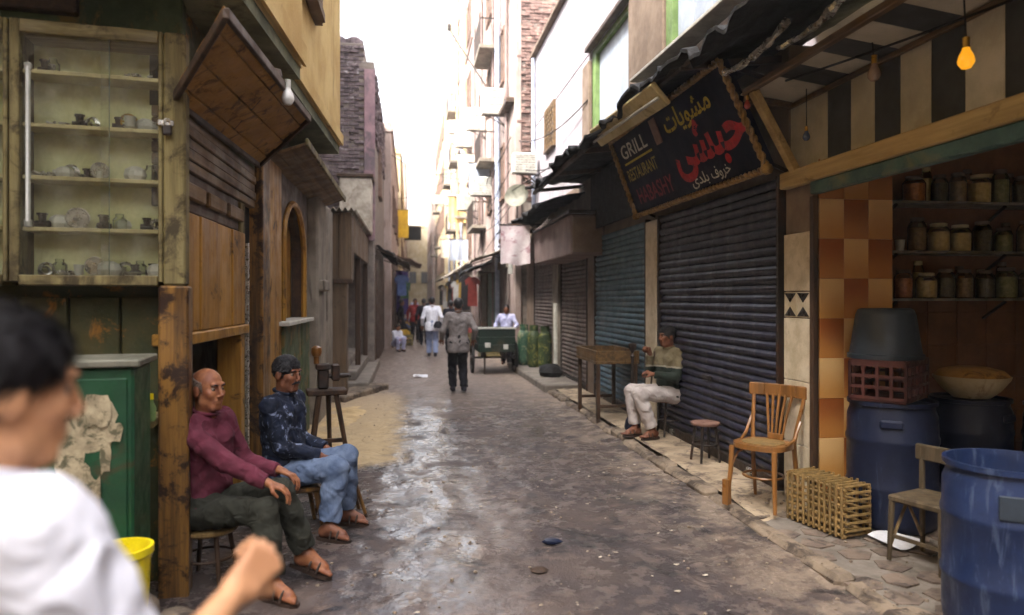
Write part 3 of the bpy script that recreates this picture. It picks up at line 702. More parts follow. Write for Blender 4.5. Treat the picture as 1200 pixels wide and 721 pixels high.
def bricks(parent, mat, ax, P, out, a0, a1, z0, z1, seed, w=.24, h=.085):
    rr = random.Random(seed); meshes = []
    for k in range(3):
        q = MB(); q.box((0, 0, 0), (w - .014, .1, h - .014) if ax == 'y' else (.1, w - .014, h - .014), None, .008); meshes.append(q.mesh('brick', m[mat]))
    nrow = int((z1 - z0) / h); nc = max(1, int((a1 - a0) / w))
    for r_ in range(nrow):
        for c_ in range(nc):
            a = a0 + (c_ + .5 + (.25 if r_ % 2 else -.25) * (1 if nc > 1 else 0)) * w
            if a - w * .5 < a0 - .01 or a + w * .5 > a1 + .02:
                if rr.random() < .5: continue
            d = P + out * rr.uniform(-.05, .012); z = z0 + (r_ + .5) * h
            o = link(rr.choice(meshes), 'brick', parent)
            o.location = (a, d, z) if ax == 'y' else (d, a, z); o.rotation_euler = (0, 0, rr.uniform(-.09, .09))
def sheet(fn, nu, nv, th, name, mat, parent=None):
    q = MB(); top = [fn(i / nu, j / nv) for j in range(nv + 1) for i in range(nu + 1)]; W = nu + 1; N = len(top)
    vs = [Vector(p) for p in top] + [Vector(p) - Vector((0, 0, th)) for p in top]; fs = []
    for j in range(nv):
        for i in range(nu):
            a = j * W + i; fs += [(a, a + 1, a + 1 + W, a + W), (N + a + W, N + a + W + 1, N + a + 1, N + a)]
    for i in range(nu): fs += [(i + 1, i, N + i, N + i + 1), (nv * W + i, nv * W + i + 1, N + nv * W + i + 1, N + nv * W + i)]
    for j in range(nv): fs += [(j * W, (j + 1) * W, N + (j + 1) * W, N + j * W), ((j + 1) * W + nu, j * W + nu, N + j * W + nu, N + (j + 1) * W + nu)]
    return q.add(vs, fs).build(name, mat, parent, 35)

# ================================================================ LEFT SIDE
PH = R(8)
# --- workshop building: corner shop with cabinets, doorway, arched window, ochre upper floors
wk = thing('workshop_building', 'old workshop house with ochre upper floor, wooden doorway and arched window', 'building', (-2.6, 6.5, 0))
T = Matrix.Translation((-1.29, 4.2, 0)) @ Matrix.Rotation(PH, 4, 'Z')
q = MB(); q.T = T; q.span(-3.6, .0, .27, .5, -.1, 3.4).build('front_wall', m['darkgreen'], wk)
q = MB(); q.T = T; q.span(-3.6, .02, .12, .268, 3.12, 3.42, .01).build('plaster_band', m['greenwall'], wk)
for k in range(5):
    q = MB(); q.T = T; x1 = -.06 - k * .26; q.span(x1 - .25, x1, .2, .266, .02, 1.66, .008).build('board', m['darkgreen'], wk)
q = MB(); q.T = T; q.span(-.08, .075, -.03, .13, -.03, 1.72, .012).build('corner_post', m['postwood'], wk)
q = MB(); q.T = T; q.span(-.055, .06, -.02, .12, 1.722, 3.12, .012).build('corner_stile', m['palewood'], wk)
q = MB(); q.T = T; q.span(-3.2, -.5, .05, .25, 3.2, 3.36, .01).build('dark_beam', m['darkwood'], wk)
# side wall along the alley
XW = -1.3
sp('back_wall', m['greyplaster'], wk, -6, -2.9, 4.75, 9.4, -.1, 3.36)
sp('room_ceiling', m['darkwood'], wk, -2.9, -1.5, 4.75, 9.4, 2.85, 3.36)
sp('room_partition', m['greyplaster'], wk, -2.9, -1.5, 5.96, 6.1, -.1, 2.84)
sp('upper_wall', m['darkgreen'], wk, -1.5, XW - .02, 4.38, 9.4, 2.76, 3.36)
for k in range(5): sp('lath', m['oldwood_y'], wk, -1.46, XW + .012 * (k % 2) - .01, 4.34, 6.38, 2.42 + k * .068, 2.484 + k * .068, .006)
sp('carved_panel', m['darkwood'], wk, -1.46, XW - .03, 4.34, 6.0, 2.18, 2.415, .006)
for k in range(3): sp('carved_strip', m['oldwood_y'], wk, XW - .034, XW + .004, 4.42 + k * .53, 4.86 + k * .53, 2.25, 2.35, .01)
for k in range(4):
    y0 = 4.36 + k * .41; sp('plywood_panel', m['goldwood'], wk, -1.40, XW - .012 + .008 * (k % 2), y0, y0 + .40, 1.45, 2.17, .006)
sp('lintel', m['goldwood'], wk, -1.46, XW + .03, 4.34, 5.98, 1.375, 1.445, .008)
sp('door_jamb', m['goldwood'], wk, -1.46, XW + .02, 5.74, 5.86, -.05, 1.372, .008)
sp('door_jamb', m['palewood'], wk, -1.46, XW - .01, 5.865, 6.02, -.05, 2.41, .008)
sp('jamb_strip', m['steel'], wk, XW - .03, XW + .012, 6.03, 6.07, .2, 2.1, .004)
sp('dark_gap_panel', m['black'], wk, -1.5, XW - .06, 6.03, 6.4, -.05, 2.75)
dl = sp('door_leaf', m['darkwood_z'], wk, -1.98, -1.93, 4.9, 5.72, 0, 1.37, .008)
for z0, z1 in ((.1, .62), (.72, 1.28)): sp('door_panel', m['darkwood_z'], dl, -1.932, -1.915, 5.0, 5.62, z0, z1, .01)
sp('paper_notice', m['whitepaper'], dl, -1.916, -1.911, 5.3, 5.5, .78, 1.02, 0)
sp('wooden_column', m['postwood'], wk, -1.5, XW + .05, 6.42, 6.75, -.05, 3.0, .012)
sp('column_face', m['goldwood'], wk, -1.5, XW + .02, 6.752, 7.5, -.05, 3.0, .008)
# arched window
def arch_ring(a0, a1, z0, zs, n=14):
    c = (a0 + a1) / 2; r = (a1 - a0) / 2
    return [(a0, z0)] + [(c - r * math.cos(math.pi * i / n), zs + r * .75 * math.sin(math.pi * i / n)) for i in range(n + 1)] + [(a1, z0)]
A0, A1 = 7.62, 9.12; ring = arch_ring(A0, A1, 1.42, 2.15)
q = MB(); up = 3.0
for (a, z), (b, w) in zip(ring[1:-2], ring[2:-1]):
    q.prism([(XW - .14, a, z), (XW - .14, b, w), (XW - .14, b, up), (XW - .14, a, up)], (.14, 0, 0))
q.span(XW - .14, XW, 7.5, A0 - .001, 1.42, up); q.span(XW - .14, XW, A1 + .001, 9.38, 1.42, up)
q.build('arch_surround', m['darkwood'], wk)
q = MB().tube([(XW + .01, a, z) for a, z in ring], .035, 6).build('arch_moulding', m['goldwood'], wk, True)
for k in range(3): sp('arch_panel', m['goldwood'], wk, XW - .22, XW - .16 + .006 * k, A0 + k * .5, A0 + .497 + k * .5, 1.42, 2.8, .005)
sp('window_ledge', m['whiteenamel'], wk, XW - .16, XW + .12, 7.35, 9.2, 1.375, 1.418, .006)
for k in range(3): sp('counter_panel', m['greenwall'], wk, -1.5, XW + .045 - .01 * (k % 2), 7.505 + k * .62, 8.12 + k * .62, -.05, 1.372, .008)
# overhanging ochre floor with green-grey slabs
def storey(poly, z0, z1, matn, name): return MB().prism([(x, y, z0) for x, y in poly], (0, 0, z1 - z0)).build(name, m[matn], wk)
storey([(-6, 3.7), (-.98, 3.7), (-.84, 5.82), (-6, 5.82)], 3.46, 11.5, 'ochre', 'upper_floor')
storey([(-6, 5.83), (-.95, 5.83), (-.82, 8.75), (-6, 8.75)], 3.462, 11.5, 'ochre', 'upper_floor')
storey([(-5.9, 3.68), (-.99, 3.68), (-.85, 5.80), (-5.9, 5.80)], 3.365, 3.459, 'slab', 'floor_slab')
storey([(-5.9, 5.81), (-.96, 5.81), (-.83, 8.73), (-5.9, 8.73)], 3.366, 3.461, 'slab', 'floor_slab')
MB().prism([(-.955, 3.72, 3.47), (-.825, 5.8, 3.47), (-.80, 5.8, 3.47), (-.93, 3.72, 3.47)], (0, 0, .16)).build('fascia_band', m['ochre'], wk)
MB().prism([(-.935, 5.9, 3.47), (-.805, 8.74, 3.47), (-.78, 8.74, 3.47), (-.91, 5.9, 3.47)], (0, 0, .12)).build('fascia_band', m['ochre'], wk)
window(wk, 'x', -.885, 1, 6.15, 7.0, 4.35, 5.6, 'brownwall', 'pane', None, .08)
# --- sloping canopy of boards below the overhang
cp = thing('wooden_canopy', 'sloping rusty brown boarded canopy over the workshop doorway', 'canopy', (-1.3, 5, 2.8))
P00, P10, P01, P11 = Vector((-1.3, 4.22, 2.76)), Vector((-.86, 3.55, 3.0)), Vector((-1.27, 6.35, 2.79)), Vector((-.80, 5.95, 3.1))
nb_ = 6
for k in range(nb_):
    u0, u1 = k / nb_ + .004, (k + 1) / nb_ - .004; a = P00.lerp(P10, u0); b = P00.lerp(P10, u1); c = P01.lerp(P11, u1); d = P01.lerp(P11, u0); dz = Vector((0, 0, .012 * (k % 2)))
    MB().prism([a + dz, b + dz, c + dz, d + dz], (-.01, 0, .028)).build('board', m['rustboard'], cp)
for (a, b) in ((P00, P10), (P10, P11), (P11, P01), (P00, P01)): MB().bar(a + Vector((0, 0, .0)), b + Vector((0, 0, 0)), .03, .055, .005).build('frame_rail', m['darkwood'], cp)
MB().bar(P00.lerp(P01, .5) + Vector((0, 0, .05)), P10.lerp(P11, .5) + Vector((0, 0, .05)), .05, .06, .005).build('rafter', m['darkwood'], cp)
# second small canopy of pale planks
c2 = thing('plank_canopy', 'narrow plank canopy with pale worn edge above the arched window', 'canopy', (-1.3, 8.6, 3.0))
for k in range(3): MB().prism([(-1.32 + k * .13, 6.8, 2.93 + k * .045), (-1.195 + k * .13, 6.8, 2.975 + k * .045), (-1.195 + k * .13, 10.6, 2.985 + k * .045), (-1.32 + k * .13, 10.6, 2.94 + k * .045)], (-.005, 0, .025)).build('plank', m['oldwood_y'], c2)
MB().bar((-.93, 6.75, 3.08), (-.93, 10.65, 3.09), .03, .07, .006).build('edge_board', m['palewood'], c2)

# --- grey pillar house, hut and steps
gp = thing('pillar_house', 'grey plastered house front between the arched window and the wooden hut', 'building', (-1.6, 10.6, 0))
sp('wall', m['greyplaster'], gp, -6, -1.32, 9.42, 11.9, -.1, 3.3, .02)
sp('pilaster', m['greyplaster'], gp, -1.4, -1.18, 9.6, 10.5, -.1, 3.0, .03)
sp('pilaster', m['greyplaster'], gp, -1.4, -1.22, 11.1, 11.8, -.1, 3.05, .03)
sp('block_seat', m['greyplaster'], gp, -1.33, -1.1, 9.7, 10.2, 1.75, 1.9, .02)
tb = block('rear_shade_block', 'tall grey block added unseen behind the low hut for shade', -12, -2.3, 9.0, 16.9, 10.5, 'greyplaster')  # hidden block added so the alley ground stays in shade
ht = thing('street_hut', 'brown boarded hut with pale corrugated roof edge above stone steps', 'kiosk', (-1.15, 13.5, 0))
for k in range(3): sp('board', m['hutwood'], ht, -1.55 + k * .205, -1.55 + k * .205 + .2, 11.95 + .004 * k, 11.99, 1.97, 3.06, .005)
for k in range(8): sp('side_board', m['hutwood'], ht, -.99, -.95 + .004 * (k % 2), 12.0 + k * .62, 12.61 + k * .62, 2.45 if k > 0 else 1.97, 3.05, .005)
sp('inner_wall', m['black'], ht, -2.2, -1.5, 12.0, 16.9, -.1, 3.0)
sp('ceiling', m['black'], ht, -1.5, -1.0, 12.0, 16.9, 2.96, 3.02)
sp('post', m['hutwood'], ht, -1.42, -1.02, 12.0, 12.35, -.1, 1.96, .02)
sp('bottom_rail', m['darkwood'], ht, -1.57, -.93, 11.93, 12.05, 1.9, 1.968, .006)
sp('post', m['darkwood_z'], ht, -1.06, -.96, 14.4, 14.52, .3, 2.45, .008); sp('post', m['darkwood_z'], ht, -1.06, -.96, 16.8, 16.92, .3, 2.45, .008)
sp('grey_door', m['greyplaster'], ht, -1.49, -1.44, 13.0, 14.2, .3, 2.3, .01); sp('dark_door', m['darkwood_z'], ht, -1.49, -1.43, 14.7, 16.2, .3, 2.3, .01)
def corr(x0, x1, y0, y1, z0, z1, amp, n):
    return lambda u, v: (x0 + (x1 - x0) * v, y0 + (y1 - y0) * u, z0 + (z1 - z0) * v + amp * math.sin(u * n * 2 * math.pi))
sheet(lambda u, v: (-1.72 + .86 * u, 11.8 + 5.3 * v, 3.10 + .028 * math.sin(u * 9 * 2 * math.pi) + .06 * v), 72, 10, .012, 'roof_sheet', m['corrpale'], ht)
st = thing('stone_steps', 'worn grey stone steps in front of the dark hut opening', 'steps', (-.9, 16, 0))
sp('step', m['concrete'], st, -1.5, -.72, 12.9, 18.0, -.05, .17, .02); sp('step', m['concrete'], st, -1.5, -.95, 13.2, 17.6, .165, .34, .02); sp('step', m['concrete'], st, -1.5, -1.15, 13.6, 17.2, .335, .5, .02)
kl = thing('kerb_slab', 'pale curved kerb slab at the foot of the stone steps', 'kerb', (-.85, 13, 0))
for k in range(4): MB().box((-1.12 + .15 * k, 11.9 + k * .42, .04), (.42, .5, .12), Matrix.Rotation(-.35 - .05 * k, 3, 'Z'), .02).build('kerb_stone', m['kerb'], kl)
wp = thing('white_parapet', 'pale rendered parapet block above the hut roof', 'wall', (-1.2, 17, 3.1))
sp('render', m['corrpale'], wp, -1.55, -.85, 16.3, 17.0, 3.15, 4.35, .02); sp('coping', m['darkwood'], wp, -1.6, -.80, 16.25, 16.99, 4.352, 4.43, .01)
# --- tall rough brick house with pink side
bh = thing('rough_brick_house', 'tall narrow house of rough grey brick with pink edge', 'building', (-3, 20, 0))
sp('wall', m['mortar'], bh, -7, -.82, 17.08, 23.4, -.1, 7.2, .02); sp('wall_top', m['mortar'], bh, -7, -1.06, 17.085, 23.4, 7.2, 7.62, .02)
bricks(bh, 'brickpale', 'y', 17.08, -1, -2.3, -1.06, 3.3, 7.6, 5)
bricks(bh, 'brickpale', 'x', -.82, 1, 17.1, 23.3, 5.4, 7.1, 15)
sp('pink_render', m['pink'], bh, -1.05, -.8, 17.0, 17.07, 3.0, 7.0, .01)
for k in range(3): MB().stone((-1.3 - k * .35, 17.4, 7.5), (.5, .5, .35), k).build('roof_rubble', m['brickpale'], bh)
window(bh, 'x', -.82, 1, 19.2, 20.2, 4.4, 5.6, 'brownshut')
sp('dark_shopfront', m['darkwood'], bh, -.83, -.79, 17.5, 23, 0.1, 2.7)
# --- further left houses
dh = block('low_pink_house', 'low pinkish house with a yellow signboard beyond the rough brick house', -7, -.58, 23.6, 37, 7.4, 'pinkplaster')
for k in range(4): window(dh, 'x', -.58, 1, 24.6 + k * 3, 25.6 + k * 3, 4.2, 5.4, 'brownshut')
for k in range(3): sp('shop_door', m['darkwood_z'], dh, -.59, -.53, 24.2 + k * 4.2, 27 + k * 4.2, 0, 2.6, .02)
eh = block('far_cream_house', 'far cream house with ochre stains along the left of the alley', -8, -.45, 37.2, 60, 9.4, 'yellowplaster')
for k in range(5):
    for z in (3.6, 6): window(eh, 'x', -.45, 1, 38.5 + k * 4, 39.6 + k * 4, z, z + 1.3, 'brownshut')
fh = block('far_left_house', 'farthest pale house on the left where the alley narrows', -9, -.3, 60.2, 91.9, 13, 'pinkplaster')
for k in range(5): window(fh, 'x', -.3, 1, 62 + k * 4.5, 63.2 + k * 4.5, 4.5, 6, 'brownshut')
ch = block('alley_end_house', 'sunlit cream house closing the far end of the alley', -8, 10, 92, 99, 11, 'yellowplaster')
for k in range(4): window(ch, 'y', 92, -1, -1.5 + k * 1.5, -.7 + k * 1.5, 3.6, 5, 'brownshut')
# unseen block added left of and behind the camera to shade the corner
sh_ = block('corner_shade_block', 'tall ochre block added out of view to shade the corner', -16, -6.6, -16, 3.4, 19, 'ochre')
bk = block('back_street_house', 'plastered house closing the street behind', -6.4, 9, -18, -12.5, 9, 'pinkplaster')

# ================================================================ RIGHT SIDE
XR = 3.0
rs = thing('grill_house', 'white upper house above the shuttered grill shop, with green framed windows', 'building', (5, 12, 0))
def rw(name, mat, y0, y1, z0, z1, x0=XR + .1, x1=XR + .5, b=.01): return sp(name, m[mat], rs, x0, x1, y0, y1, z0, z1, b)
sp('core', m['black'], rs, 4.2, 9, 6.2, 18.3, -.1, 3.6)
rw('header_wall', 'brownwall', 5.46, 18.3, 2.62, 3.72, XR + .06, XR + .4)
rw('cream_post', 'marble', 8.42, 8.82, -.05, 2.62, XR - .02, XR + .4)
rw('pier', 'brownwall', 11.46, 11.9, -.05, 2.62, XR, XR + .4); rw('pier', 'greyplaster', 14.1, 14.7, -.05, 2.62, XR - .05, XR + .4)
rw('pier', 'brownwall', 17.2, 18.3, -.05, 2.62, XR, XR + .4)
XU = 3.2
YW = [(6.9, 8.75), (10.25, 12.45)]
sp('upper_wall', m['whitewash'], rs, XU, 9, 5.6, 18.3, 6.05, 7.85, .02)
sp('upper_wall', m['whitewash'], rs, XU, 9, 12.47, 18.3, 3.725, 6.048, .02)
sp('upper_wall', m['brownwall'], rs, XU - .01, 9, 8.77, 10.23, 3.725, 6.047, .02)
sp('upper_wall', m['whitewash'], rs, XU, 9, 5.6, 6.88, 3.725, 6.047, .02)
for a, b in YW: sp('upper_wall', m['whitewash'], rs, XU, 9, a, b, 3.725, 4.5, .01)
sp('brown_strip', m['brownwall'], rs, XU - .04, XU + .1, 12.47, 12.95, 3.726, 5.9, .01)
sp('roof_edge', m['brownwall'], rs, XU - .12, XU + .2, 5.5, 18.35, 7.852, 7.93, .01)
for a, b in YW:
    w = MB(); X0 = XU + .03
    w.span(X0, X0 + .14, a, a + .09, 4.502, 6.04); w.span(X0, X0 + .14, b - .22, b, 4.502, 6.04); w.span(X0, X0 + .14, a + .09, b - .22, 5.95, 6.04); w.span(X0, X0 + .14, a + .09, b - .22, 4.502, 4.6)
    o = w.build('window', m['greenframe'], rs)
    n = 3; L = (b - .22 - a - .09) / n
    for k in range(n): sp('shutter_leaf', m['whitepane'], o, X0 + .07, X0 + .11, a + .09 + k * L + .01, a + .09 + (k + 1) * L - .01, 4.602, 5.948, .008)
    sp('head_mould', m['darkwood'], o, XU - .1, XU + .02, a - .1, b + .1, 6.05, 6.13, .01)
# lattice window
lw = window(rs, 'x', XU, -1, 15.6, 16.6, 5.1, 6.0, 'oldwood_y', 'pane')
for k in range(5):
    for s_ in (0, 1):
        ya, yb = 15.6 + k * .2, 15.8 + k * .2
        for j in range(4): MB().bar((XU - .05, ya, 5.1 + .225 * (j + s_)), (XU - .05, yb, 5.1 + .225 * (j + 1 - s_)), .015, .025).build('lattice_bar', m['oldwood_y'], lw)
MB().tube([(XU - .06, 18.1, .2), (XU - .06, 18.1, 7.8)], .05, 8).build('drain_pipe', m['pipe'], rs, True)

# --- roller shutters: every slat of the near two is a piece
def slat_mesh(L, mat, h=.08):
    q = MB(); pr = [(0, 0), (-.012, .012), (-.022, .03), (-.022, .05), (-.012, .068), (0, h - .004), (.012, h - .004), (.012, 0)]
    q.prism([(x, 0, z) for x, z in pr], (0, L, 0)); return q.mesh('slat', mat)
def shutter(name, label, y0, y1, z0, z1, mat, split=True, x=XR + .03):
    r = thing(name, label, 'shutter', (x, (y0 + y1) / 2, z0), 0, 'roller shutters of the shops'); h = .08; n = int((z1 - z0 - .1) / h)
    if split:
        me = slat_mesh(y1 - y0 - .08, m[mat])
        for k in range(n): o = link(me, 'slat', r); o.matrix_parent_inverse = wm(r).inverted(); o.location = (x + random.uniform(-.004, .004) - .014 * max(0, fbm(k * .22, y0, 3)), y0 + .04, z0 + .1 + k * h); o.rotation_euler = (random.uniform(-.0012, .0012), random.uniform(-.05, .05), random.uniform(-.0035, .0035))
    else:
        q = MB(); me = slat_mesh(y1 - y0 - .08, m[mat])
        for k in range(n): q.add([(v.co.x + x, v.co.y + y0 + .04, v.co.z + z0 + .1 + k * h) for v in me.vertices], [tuple(p.vertices) for p in me.polygons])
        struct(q.build('slat_curtain', m[mat], r), 'stuff')
    sp('bottom_bar', m['iron'], r, x - .03, x + .03, y0 + .04, y1 - .04, z0, z0 + .098, .008)
    sp('guide_rail', m['iron'], r, x - .045, x + .05, y0, y0 + .038, z0, z1, .004); sp('guide_rail', m['iron'], r, x - .045, x + .05, y1 - .038, y1, z0, z1, .004)
    for yy in (y0 + .5, y1 - .5): MB().box((x - .045, yy, z0 + .05), (.03, .09, .06), None, .006).build('lock', m['steel'], r)
    sp('pull_plate', m['iron'], r, x - .04, x - .022, (y0 + y1) / 2 - .1, (y0 + y1) / 2 + .1, z0 + .75, z0 + .80, .004)
    return r
shutter('roller_shutter', 'wide dark navy roller shutter under the grill sign behind the seated man', 5.5, 8.4, .07, 2.66, 'navy')
shutter('roller_shutter', 'blue grey roller shutter behind the small wooden table', 8.84, 11.44, .07, 2.66, 'blueshut')
shutter('roller_shutter', 'grey brown roller shutter beyond the blue one, beside the white pipe', 11.92, 14.08, .07, 2.62, 'greyshut', False)
shutter('roller_shutter', 'brown roller shutter behind the green gas cylinders', 14.72, 17.18, .07, 2.62, 'greyshut', False)
MB().tube([(2.92, 14.2, .1), (2.92, 14.2, 1.55)], .045, 8).build('drain_stub', m['whiteenamel'], rs, True)
ds = thing('door_slab', 'raised concrete door slab with dark edge before the brown shutters', 'slab', (2.7, 14.5, 0))
sp('slab', m['concrete'], ds, 2.32, 3.0, 12.3, 16.9, -.03, .14, .02)
# --- shop pillar with tiles
pl = thing('tiled_pillar', 'shop pillar with cream marble face, black star band and orange checkered tiles', 'pillar', (3.3, 5.2, 0))
sp('core', m['brownwall'], pl, 3.02, 3.65, 5.02, 5.44, -.05, 2.62, .006)
for k in range(3): sp('marble_slab', m['marble'], pl, 2.992, 3.019, 5.04, 5.42, .03 + k * .49 if k < 3 else 0, .515 + k * .49, .004)
sp('marble_slab', m['marble'], pl, 2.992, 3.019, 5.04, 5.42, 1.71, 2.16, .004)
for k in range(2):
    y0 = 5.045 + k * .188; tl = sp('tile', m['marble'], pl, 2.994, 3.018, y0, y0 + .184, 1.505, 1.70, .002); q = MB(); yc, zc = y0 + .092, 1.6025
    for (a, b, c) in (((-.085, .09), (.085, .09), (0, .015)), ((-.085, -.09), (.085, -.09), (0, -.015)), ((-.085, .06), (-.085, -.06), (-.03, 0)), ((.085, .06), (.085, -.06), (.03, 0))):
        if abs(a[1]) > .08: q.prism([(2.9935, yc + a[0], zc + a[1]), (2.9935, yc + b[0], zc + b[1]), (2.9935, yc + c[0], zc + c[1])], (-.002, 0, 0))
    q.build('star_inlay', m['blacktile'], tl)
sp('corner_strip', m['darkwood_z'], pl, 2.985, 3.03, 4.985, 5.036, .02, 2.42, .004)
def tile_mat(name, ca, cb, flip):
    t = NT(name); tc = t.n('ShaderNodeTexCoord'); sx = t.n('ShaderNodeSeparateXYZ'); t.l(tc.outputs['Object'], sx.inputs[0])
    g_ = t.ramp(sx.outputs[2], -.13, .13); g_ = t.mth('ADD', g_, t.mth('MULTIPLY', t.mth('SUBTRACT', t.noise(9, 4), .5), .5))
    t.set('Base Color', t.mix(g_, C(ca), C(cb))); t.set('Roughness', .3); t.set('Specular IOR Level', .45); return t.m
m['tile_o'] = tile_mat('orange_glazed_tile', 'a06a34', '80461e', 0); m['tile_c'] = tile_mat('cream_glazed_tile', 'a8783f', 'bf9a68', 1)
tms = [MB().box((0, 0, 0), (.1985, .02, .2985), None, .002).mesh('tile', m[k]) for k in ('tile_o', 'tile_c')]
for i in range(3):
    for j in range(9):
        o = link(tms[(i + j) % 2], 'tile', pl); o.matrix_parent_inverse = wm(pl).inverted(); o.location = (3.145 + i * .2, 5.008, .17 + j * .3 - .02)
# --- jar shop interior
js = thing('jar_shop', 'open pickle shop with jar shelves, tiled back wall and cream beam', 'shop', (5, 3, 0))
sp('end_wall', m['darktile'], js, 3.66, 8.2, 5.92, 6.15, -.05, 3.5); sp('back_wall', m['creamboard'], js, 8, 8.2, -6, 5.9, -.05, 3.5); sp('near_wall', m['creamboard'], js, 3.3, 8.2, -6.2, -6.02, -.05, 3.5)
sp('shop_ceiling', m['creamboard'], js, 3.12, 8.2, -6, 6.1, 3.45, 3.6)
sp('upper_house_wall', m['whitewash'], js, 3.3, 9, -6, 5.58, 3.95, 9.5)
tm = MB().box((0, 0, 0), (.292, .012, .292), None, .003).mesh('wall_tile', m['darktile'])
for i in range(9):
    for j in range(6): o = link(tm, 'wall_tile', js); o.matrix_parent_inverse = wm(js).inverted(); o.location = (3.9 + i * .3, 5.913, .2 + j * .3 - .02)
sp('lintel_beam', m['beam'], js, 2.95, 3.06, -2, 5.42, 2.525, 2.655, .01)
sp('teal_rail', m['teal'], js, 2.965, 3.04, -2, 5.0, 2.43, 2.523, .01)
yb = [5.42, 4.9, 4.62, 4.36, 4.11, 3.84, 3.58, 3.31, 3.04, 2.77, 2.5, 2.22]
for k in range(len(yb) - 1):
    mm = m['stripe_l' if k % 2 == 0 else 'stripe_d']
    sp('stripe_panel', mm, js, 3.05, 3.07 + .004 * (k % 2), yb[k + 1] + .002, yb[k] - .002, 2.657, 3.22, 0)
    MB().prism([(2.62, yb[k] - .002, 3.275), (3.048, yb[k] - .002, 3.215), (3.048, yb[k + 1] + .002, 3.215), (2.62, yb[k + 1] + .002, 3.275)], (0, 0, .01)).build('soffit_panel', mm, js)
MB().bar((2.6, 5.3, 3.26), (2.6, 2.0, 3.26), .05, .05, .006).build('outer_rail', m['oldwood_y'], js)
MB().bar((3.03, 5.42, 3.19), (3.03, 2.0, 3.19), .03, .035, .004).build('inner_rail', m['oldwood_y'], js)
MB().bar((2.62, 5.2, 3.25), (2.99, 5.22, 2.62), .06, .075, .006, (0, 1, 0)).build('brace', m['beam'], js)
MB().bar((2.62, 5.34, 3.23), (3.03, 5.38, 3.2), .05, .05, .006).build('cross_rail', m['oldwood_y'], js)
# --- black ragged canopy over the shops
def tarp(u, v):
    y = .6 + 12.1 * v; x = 3.25 - 1.2 * u
    z = 3.78 - .12 * u + .05 * fbm(x * 2, y * 1.3, 2) + .05 * math.sin(y * 2.1) * u
    if u > .7: x += .10 * fbm(y * 3, 1.2, 7) * (u - .7) / .3; z -= .16 * (u - .7) / .3 * (.6 + fbm(y * 2.2, 5, 1))
    if y < 5.2: z -= .10 * u
    return (x, y, z)
tp = thing('black_canopy', 'long ragged black canopy hanging over the shuttered shops', 'canopy', (2.7, 7, 3.6))
sheet(tarp, 26, 160, .03, 'tarpaulin', m['tarp'], tp)
for k in range(7): MB().bar((3.2, 2.2 + k * 1.7, 3.66), (2.18, 2.2 + k * 1.7, 3.54), .05, .06, .004).build('rafter', m['darkwood'], tp)
MB().bar((2.2, 2, 3.58), (2.2, 12.6, 3.53), .05, .06, .004).build('edge_batten', m['darkwood'], tp)
def tarp2(u, v):
    y = 12.3 + 5.6 * v; x = 3.2 - (1.0 + .12 * fbm(y * 2, 4, 1)) * u
    return (x, y, 3.56 - .2 * u + .05 * fbm(x * 2, y * 1.5, 5) - .2 * max(0, u - .7) * (1 + fbm(y * 2.4, 2, 2)))
sheet(tarp2, 16, 60, .03, 'tarpaulin', m['tarp'], tp)
sp('drape', m['tarp'], tp, 2.9, 2.93, 8.9, 11.3, 2.75, 3.62, 0)
wb_ = thing('pale_planks', 'pale planks and sheeting lying on top of the black canopy', 'planks', (2.6, 5.8, 3.8))
for k, (xa, xb, ya, yb_) in enumerate(((2.35, 2.28, 4.6, 7.0), (2.55, 2.42, 4.2, 6.8), (2.75, 2.7, 4.0, 6.5))): MB().bar((xa, ya, 3.84 + .03 * k), (xb, yb_, 3.85 + .03 * k), .16, .035, .006).build('plank', m['whiteenamel'], wb_)
# --- projecting sign box and cloth banner
bx_ = thing('sign_box', 'brown grey projecting shop box under the end of the black canopy', 'sign box', (2.75, 12.2, 2.3))
sp('casing', m['mauveplaster'], bx_, 2.5, 3.05, 11.0, 14.3, 2.34, 2.98, .02); sp('top_trim', m['iron'], bx_, 2.46, 3.05, 10.95, 14.35, 2.982, 3.04, .008)
sp('end_panel', m['brownwall'], bx_, 2.53, 3.0, 10.97, 10.998, 2.38, 2.94, .004)
# --- brick corner house, pink houses further
b4 = thing('brick_corner_house', 'tall house with red brick end wall and pink plaster alley front', 'building', (5, 24, 0))
sp('wall', m['mortar'], b4, 2.78, 9, 18.55, 30, -.1, 14, .02)
bricks(b4, 'brick', 'y', 18.55, -1, 2.82, 3.9, 4.2, 11.2, 9)
sp('quoin', m['pinkplaster'], b4, 2.72, 2.9, 18.5, 19.3, 0, 14, .02)
sp('plaster_front', m['pinkplaster'], b4, 2.735, 2.79, 19.3, 30, 2.9, 14, .01)
sp('plaster_front', m['mauveplaster'], b4, 2.736, 2.79, 19.3, 30, 0, 2.9, .01)
for z in (4.6, 8, 11.2):
    for k in range(3): window(b4, 'x', 2.735, -1, 20.6 + k * 3.1, 21.7 + k * 3.1, z, z + 1.5, 'brownshut', 'pane', 'brownshut' if k % 2 else None)
MB().tube([(2.62, 21.4, .3), (2.62, 21.4, 13.8)], .085, 10).build('drain_pipe', m['pipe'], b4, True)
MB().tube([(2.66, 19.7, 3), (2.66, 19.7, 13.8)], .05, 8).build('drain_pipe', m['mauveplaster'], b4, True)
for z in (3.2, 6.8, 10.2): MB().span(2.5, 2.79, 18.6, 20.2, z, z + .14, .02).build('ledge', m['darkwood'], b4)
b5 = block('tall_pink_house', 'very tall pinkish tenement with rows of brown shuttered windows', 2.65, 11, 30.05, 50, 23, 'pinkplaster')
for z in (3.6, 6.8, 10, 13.2, 16.4):
    for k in range(6): window(b5, 'x', 2.65, -1, 31.5 + k * 3.1, 32.6 + k * 3.1, z, z + 1.6, 'brownshut', 'pane', 'brownshut')
